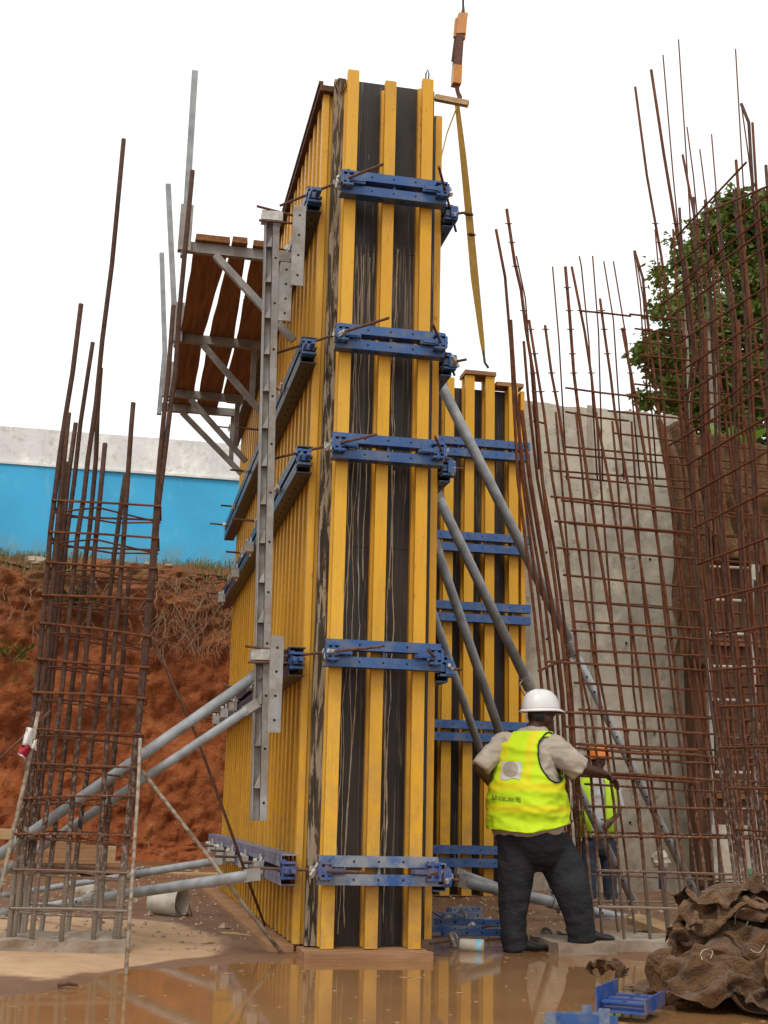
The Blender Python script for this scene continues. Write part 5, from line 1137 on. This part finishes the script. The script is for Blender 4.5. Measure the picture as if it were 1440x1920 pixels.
tag(obj('gravel', cl, ST, kind='stuff'), 'scattered grit and clods on the muddy floor', 'gravel')
fl = MB(); random.seed(23)
for k in range(240):
    x = random.uniform(-3, 3.4); y = random.uniform(-2.8, .6)
    if shore(x, y) > -.03: continue
    a = random.uniform(0, 6.28); L = random.uniform(.008, .035); d = V((math.cos(a), math.sin(a), 0)); e = V((-d.y, d.x, 0))*L*random.uniform(.15, .6); p = V((x, y, .0015)); fl.add([p-d*L, p+e, p+d*L, p-e, p+V((0, 0, .004))], [(0, 1, 4), (1, 2, 4), (2, 3, 4), (3, 0, 4)])
tag(obj('floating_chips', fl, PLANKX, kind='stuff'), 'wood chips and bits floating on the muddy puddle', 'debris')
# ------------------------------------------------------------------ foreground: burlap heap and blue steel tray
SIM = bpy.data.scenes.new('drape'); SC_ = SIM.collection; solids = []; HEAP = MB()
def collider(mb):
    o = bpy.data.objects.new('tmp_solid', mb.mesh('tmp_solid')); SC_.objects.link(o); o.modifiers.new('c', 'COLLISION'); o.collision.cloth_friction = 45; o.collision.damping = .3; o.collision.thickness_outer = .008; solids.append(o)
def lump(x, y, rx_, ry_, top): collider(MB().ell((x, y, -.02), rx_, ry_, top, None, 20, 12, lambda d: .12*nz(d, 2.2, x*9)))
collider(MB().add([(-2, -6, .0), (6, -6, .0), (6, 2, .0), (-2, 2, .0)], [(0, 1, 2, 3)]))
def drape(x, y, z, L, W, rot_, seed, m, label, shrink=.9, n=50, frames=34, bend=.3):
    """a jute sheet with far more cloth than its outline, dropped so that it buckles and crumples"""
    mb = MB(); cr_, sr_ = math.cos(rot_), math.sin(rot_); c = V((x, y, z))
    def f(u, v):
        a_ = (u-.5)*L+.03*nz((u*7, v*7, seed)); b_ = (v-.5)*W+.03*nz((u*7, v*7, seed+9)); return c+V((a_*cr_-b_*sr_, a_*sr_+b_*cr_, .06*nz((u*4, v*4, seed+3))+.05*nz((u*9, v*9, seed+5))))
    mb.grid(f, n, max(8, int(n*W/L))); o = bpy.data.objects.new('tmp_sheet', mb.mesh('tmp_sheet')); SC_.objects.link(o); cm = o.modifiers.new('cl', 'CLOTH'); cs = cm.settings
    cs.quality = 5; cs.mass = .25; cs.tension_stiffness = cs.compression_stiffness = 15; cs.shear_stiffness = 5; cs.bending_stiffness = bend; cs.shrink_min = cs.shrink_max = -shrink; cs.air_damping = 1.5
    k = cm.collision_settings; k.distance_min = .012; k.collision_quality = 2; k.use_self_collision = True; k.self_distance_min = .008; cm.point_cache.frame_end = frames+1
    for q in range(1, frames): SIM.frame_set(q)
    e = o.evaluated_get(SIM.view_layers[0].depsgraph); out = MB(); out.v = [v.co.copy() for v in e.data.vertices]; out.f = [tuple(p.vertices) for p in e.data.polygons]
    bpy.data.objects.remove(o); collider(out); HEAP.add(out.v, out.f); w_ = obj('burlap_sack', out, m, org=c, smooth=True)
    sl_ = w_.modifiers.new('s', 'SOLIDIFY'); sl_.thickness = .006; ss = w_.modifiers.new('u', 'SUBSURF'); ss.levels = ss.render_levels = 1
    tag(w_, label, 'burlap sack', 'burlap sacks heaped in the foreground')
lump(2.13, -1.92, .50, .44, .46); lump(1.76, -2.24, .26, .25, .28); lump(2.28, -2.42, .38, .24, .28); lump(1.95, -2.09, .33, .31, .39)
drape(2.13, -1.92, .60, .82, .74, .3, 3, BURL, 'big crumpled brown burlap sheet at the top of the foreground heap', .8, 60)
drape(1.76, -2.22, .47, .46, .40, .9, 8, BURL, 'crumpled burlap sheet running down the left slope of the heap', .9, 46)
drape(1.99, -2.20, .62, .44, .32, -.4, 12, BURL2, 'bunched burlap sheet lying in the middle of the heap', .9, 44)
drape(2.24, -2.52, .46, .44, .30, .4, 22, BURL, 'plump burlap sheet at the lower right corner of the heap', .6, 42)
drape(2.03, -1.94, .72, .46, .30, .25, 29, BURL, 'loose burlap sheet lying crosswise on top of the heap', .9, 44)
drape(1.78, -2.54, .24, .40, .18, .15, 33, BURL2, 'paler burlap fold along the bottom edge of the heap', .8, 40, 28)
drape(1.30, -2.02, .04, .26, .14, .35, 41, BURL, 'small flat burlap scrap behind the blue steel tray', .12, 22, 16)
for o in solids: bpy.data.objects.remove(o)
bpy.data.scenes.remove(SIM)
BVS = BVHTree.FromPolygons(HEAP.v, HEAP.f); fb = MB(); random.seed(41)
for k in range(380):
    p = random.choice(HEAP.v).copy(); pts = [p]; d = V((random.gauss(0, 1), random.gauss(0, .7), random.gauss(.3, 1))).normalized()
    for q in range(3): d = (d+V((random.gauss(0, .6), random.gauss(0, .5), random.gauss(-.2, .6)))).normalized(); pts.append(pts[-1]+d*random.uniform(.008, .016))
    fb.tube(pts, .0009, 3, False)
tag(obj('frayed_fibres', fb, BURL2, kind='stuff'), 'frayed jute threads sticking out of the burlap heap', 'fibres')
for k, (pts, lab) in enumerate((([(1378, 1735), (1381, 1712), (1396, 1704), (1406, 1716), (1398, 1738)], 'pale loop of strap near the top of the burlap heap'), ([(1400, 1768), (1410, 1782), (1424, 1786), (1434, 1772)], 'white cord curl lying on the right of the burlap heap'), ([(1317, 1800), (1314, 1788), (1323, 1780), (1336, 1784), (1332, 1798)], 'pale strap loop in the middle of the burlap heap'))):
    raw = []
    for a_, b_ in pts:
        d = ray(a_, b_).normalized(); h = BVS.ray_cast(CAM, d)[0]; raw.append(h-d*.007 if h else PY(a_, b_, -2.1))
    P3 = [V(c) for c in crv([tuple(p) for p in raw], 5)]; tag(obj('strap_loop', MB().tube(P3, .0022, 5), WHITEP, org=P3[0], smooth=True), lab, 'strap', 'strap ends on the burlap heap')
# blue steel tray section
t0 = PZ(1118, 1900, .03); t1 = PZ(1200, 1860, .03); ax = (t1-t0).normalized(); sd_ = V((ax.y, -ax.x, 0))
t = thing('steel_tray', t0, 'bright blue steel channel section with cross plates lying beside the burlap heap', 'steel section')
L = .42; W_ = .24
obj('base_plate', MB().bar(t0+sd_*W_/2+Zv*.012, t0+sd_*W_/2+ax*L+Zv*.012, W_, .008), BLUEB, t)
obj('side_flange', MB().bar(t0+Zv*.065, t0+ax*L+Zv*.065, .008, .11), BLUEB, t); obj('side_flange', MB().bar(t0+sd_*W_+Zv*.045, t0+sd_*W_+ax*L+Zv*.045, .008, .07), BLUEB, t)
for k in (.08, .22, .36):
    obj('cross_plate', MB().bar(t0+ax*k+sd_*.01+Zv*.05, t0+ax*k+sd_*(W_-.01)+Zv*.05, .07, .008), BLUEB, t); c = t0+ax*k+sd_*W_/2+Zv*.0546; obj('bolt_hole', MB().cyl(c, c+Zv*.001, .014, 9), DARKST, t)
for k, (px, py, lab) in enumerate(((1062, 1921, 'faded blue steel bar at the bottom edge of the picture'), (1092, 1926, 'blue steel angle lying left of the bright tray'))):
    p = PZ(px, py, .02); a = (CR*(.95)+CF*(.15-.3*k)).normalized(); t = thing('steel_angle', p, lab, 'steel section', 'blue steel pieces in the foreground'); sdv = V((-a.y, a.x, 0))
    obj('angle', MB().prism([(0, 0), (.06, 0), (.06, .006), (.006, .006), (.006, .055), (0, .055)], p-a*.10, p+a*.16, sdv, Zv), BLUED if k == 0 else BLUE, t)
    obj('upright_tab', MB().bar(p+a*.10, p+a*.10+Zv*.085, .05, .006, sdv), BLUED, t)
for k in range(60):
    pass
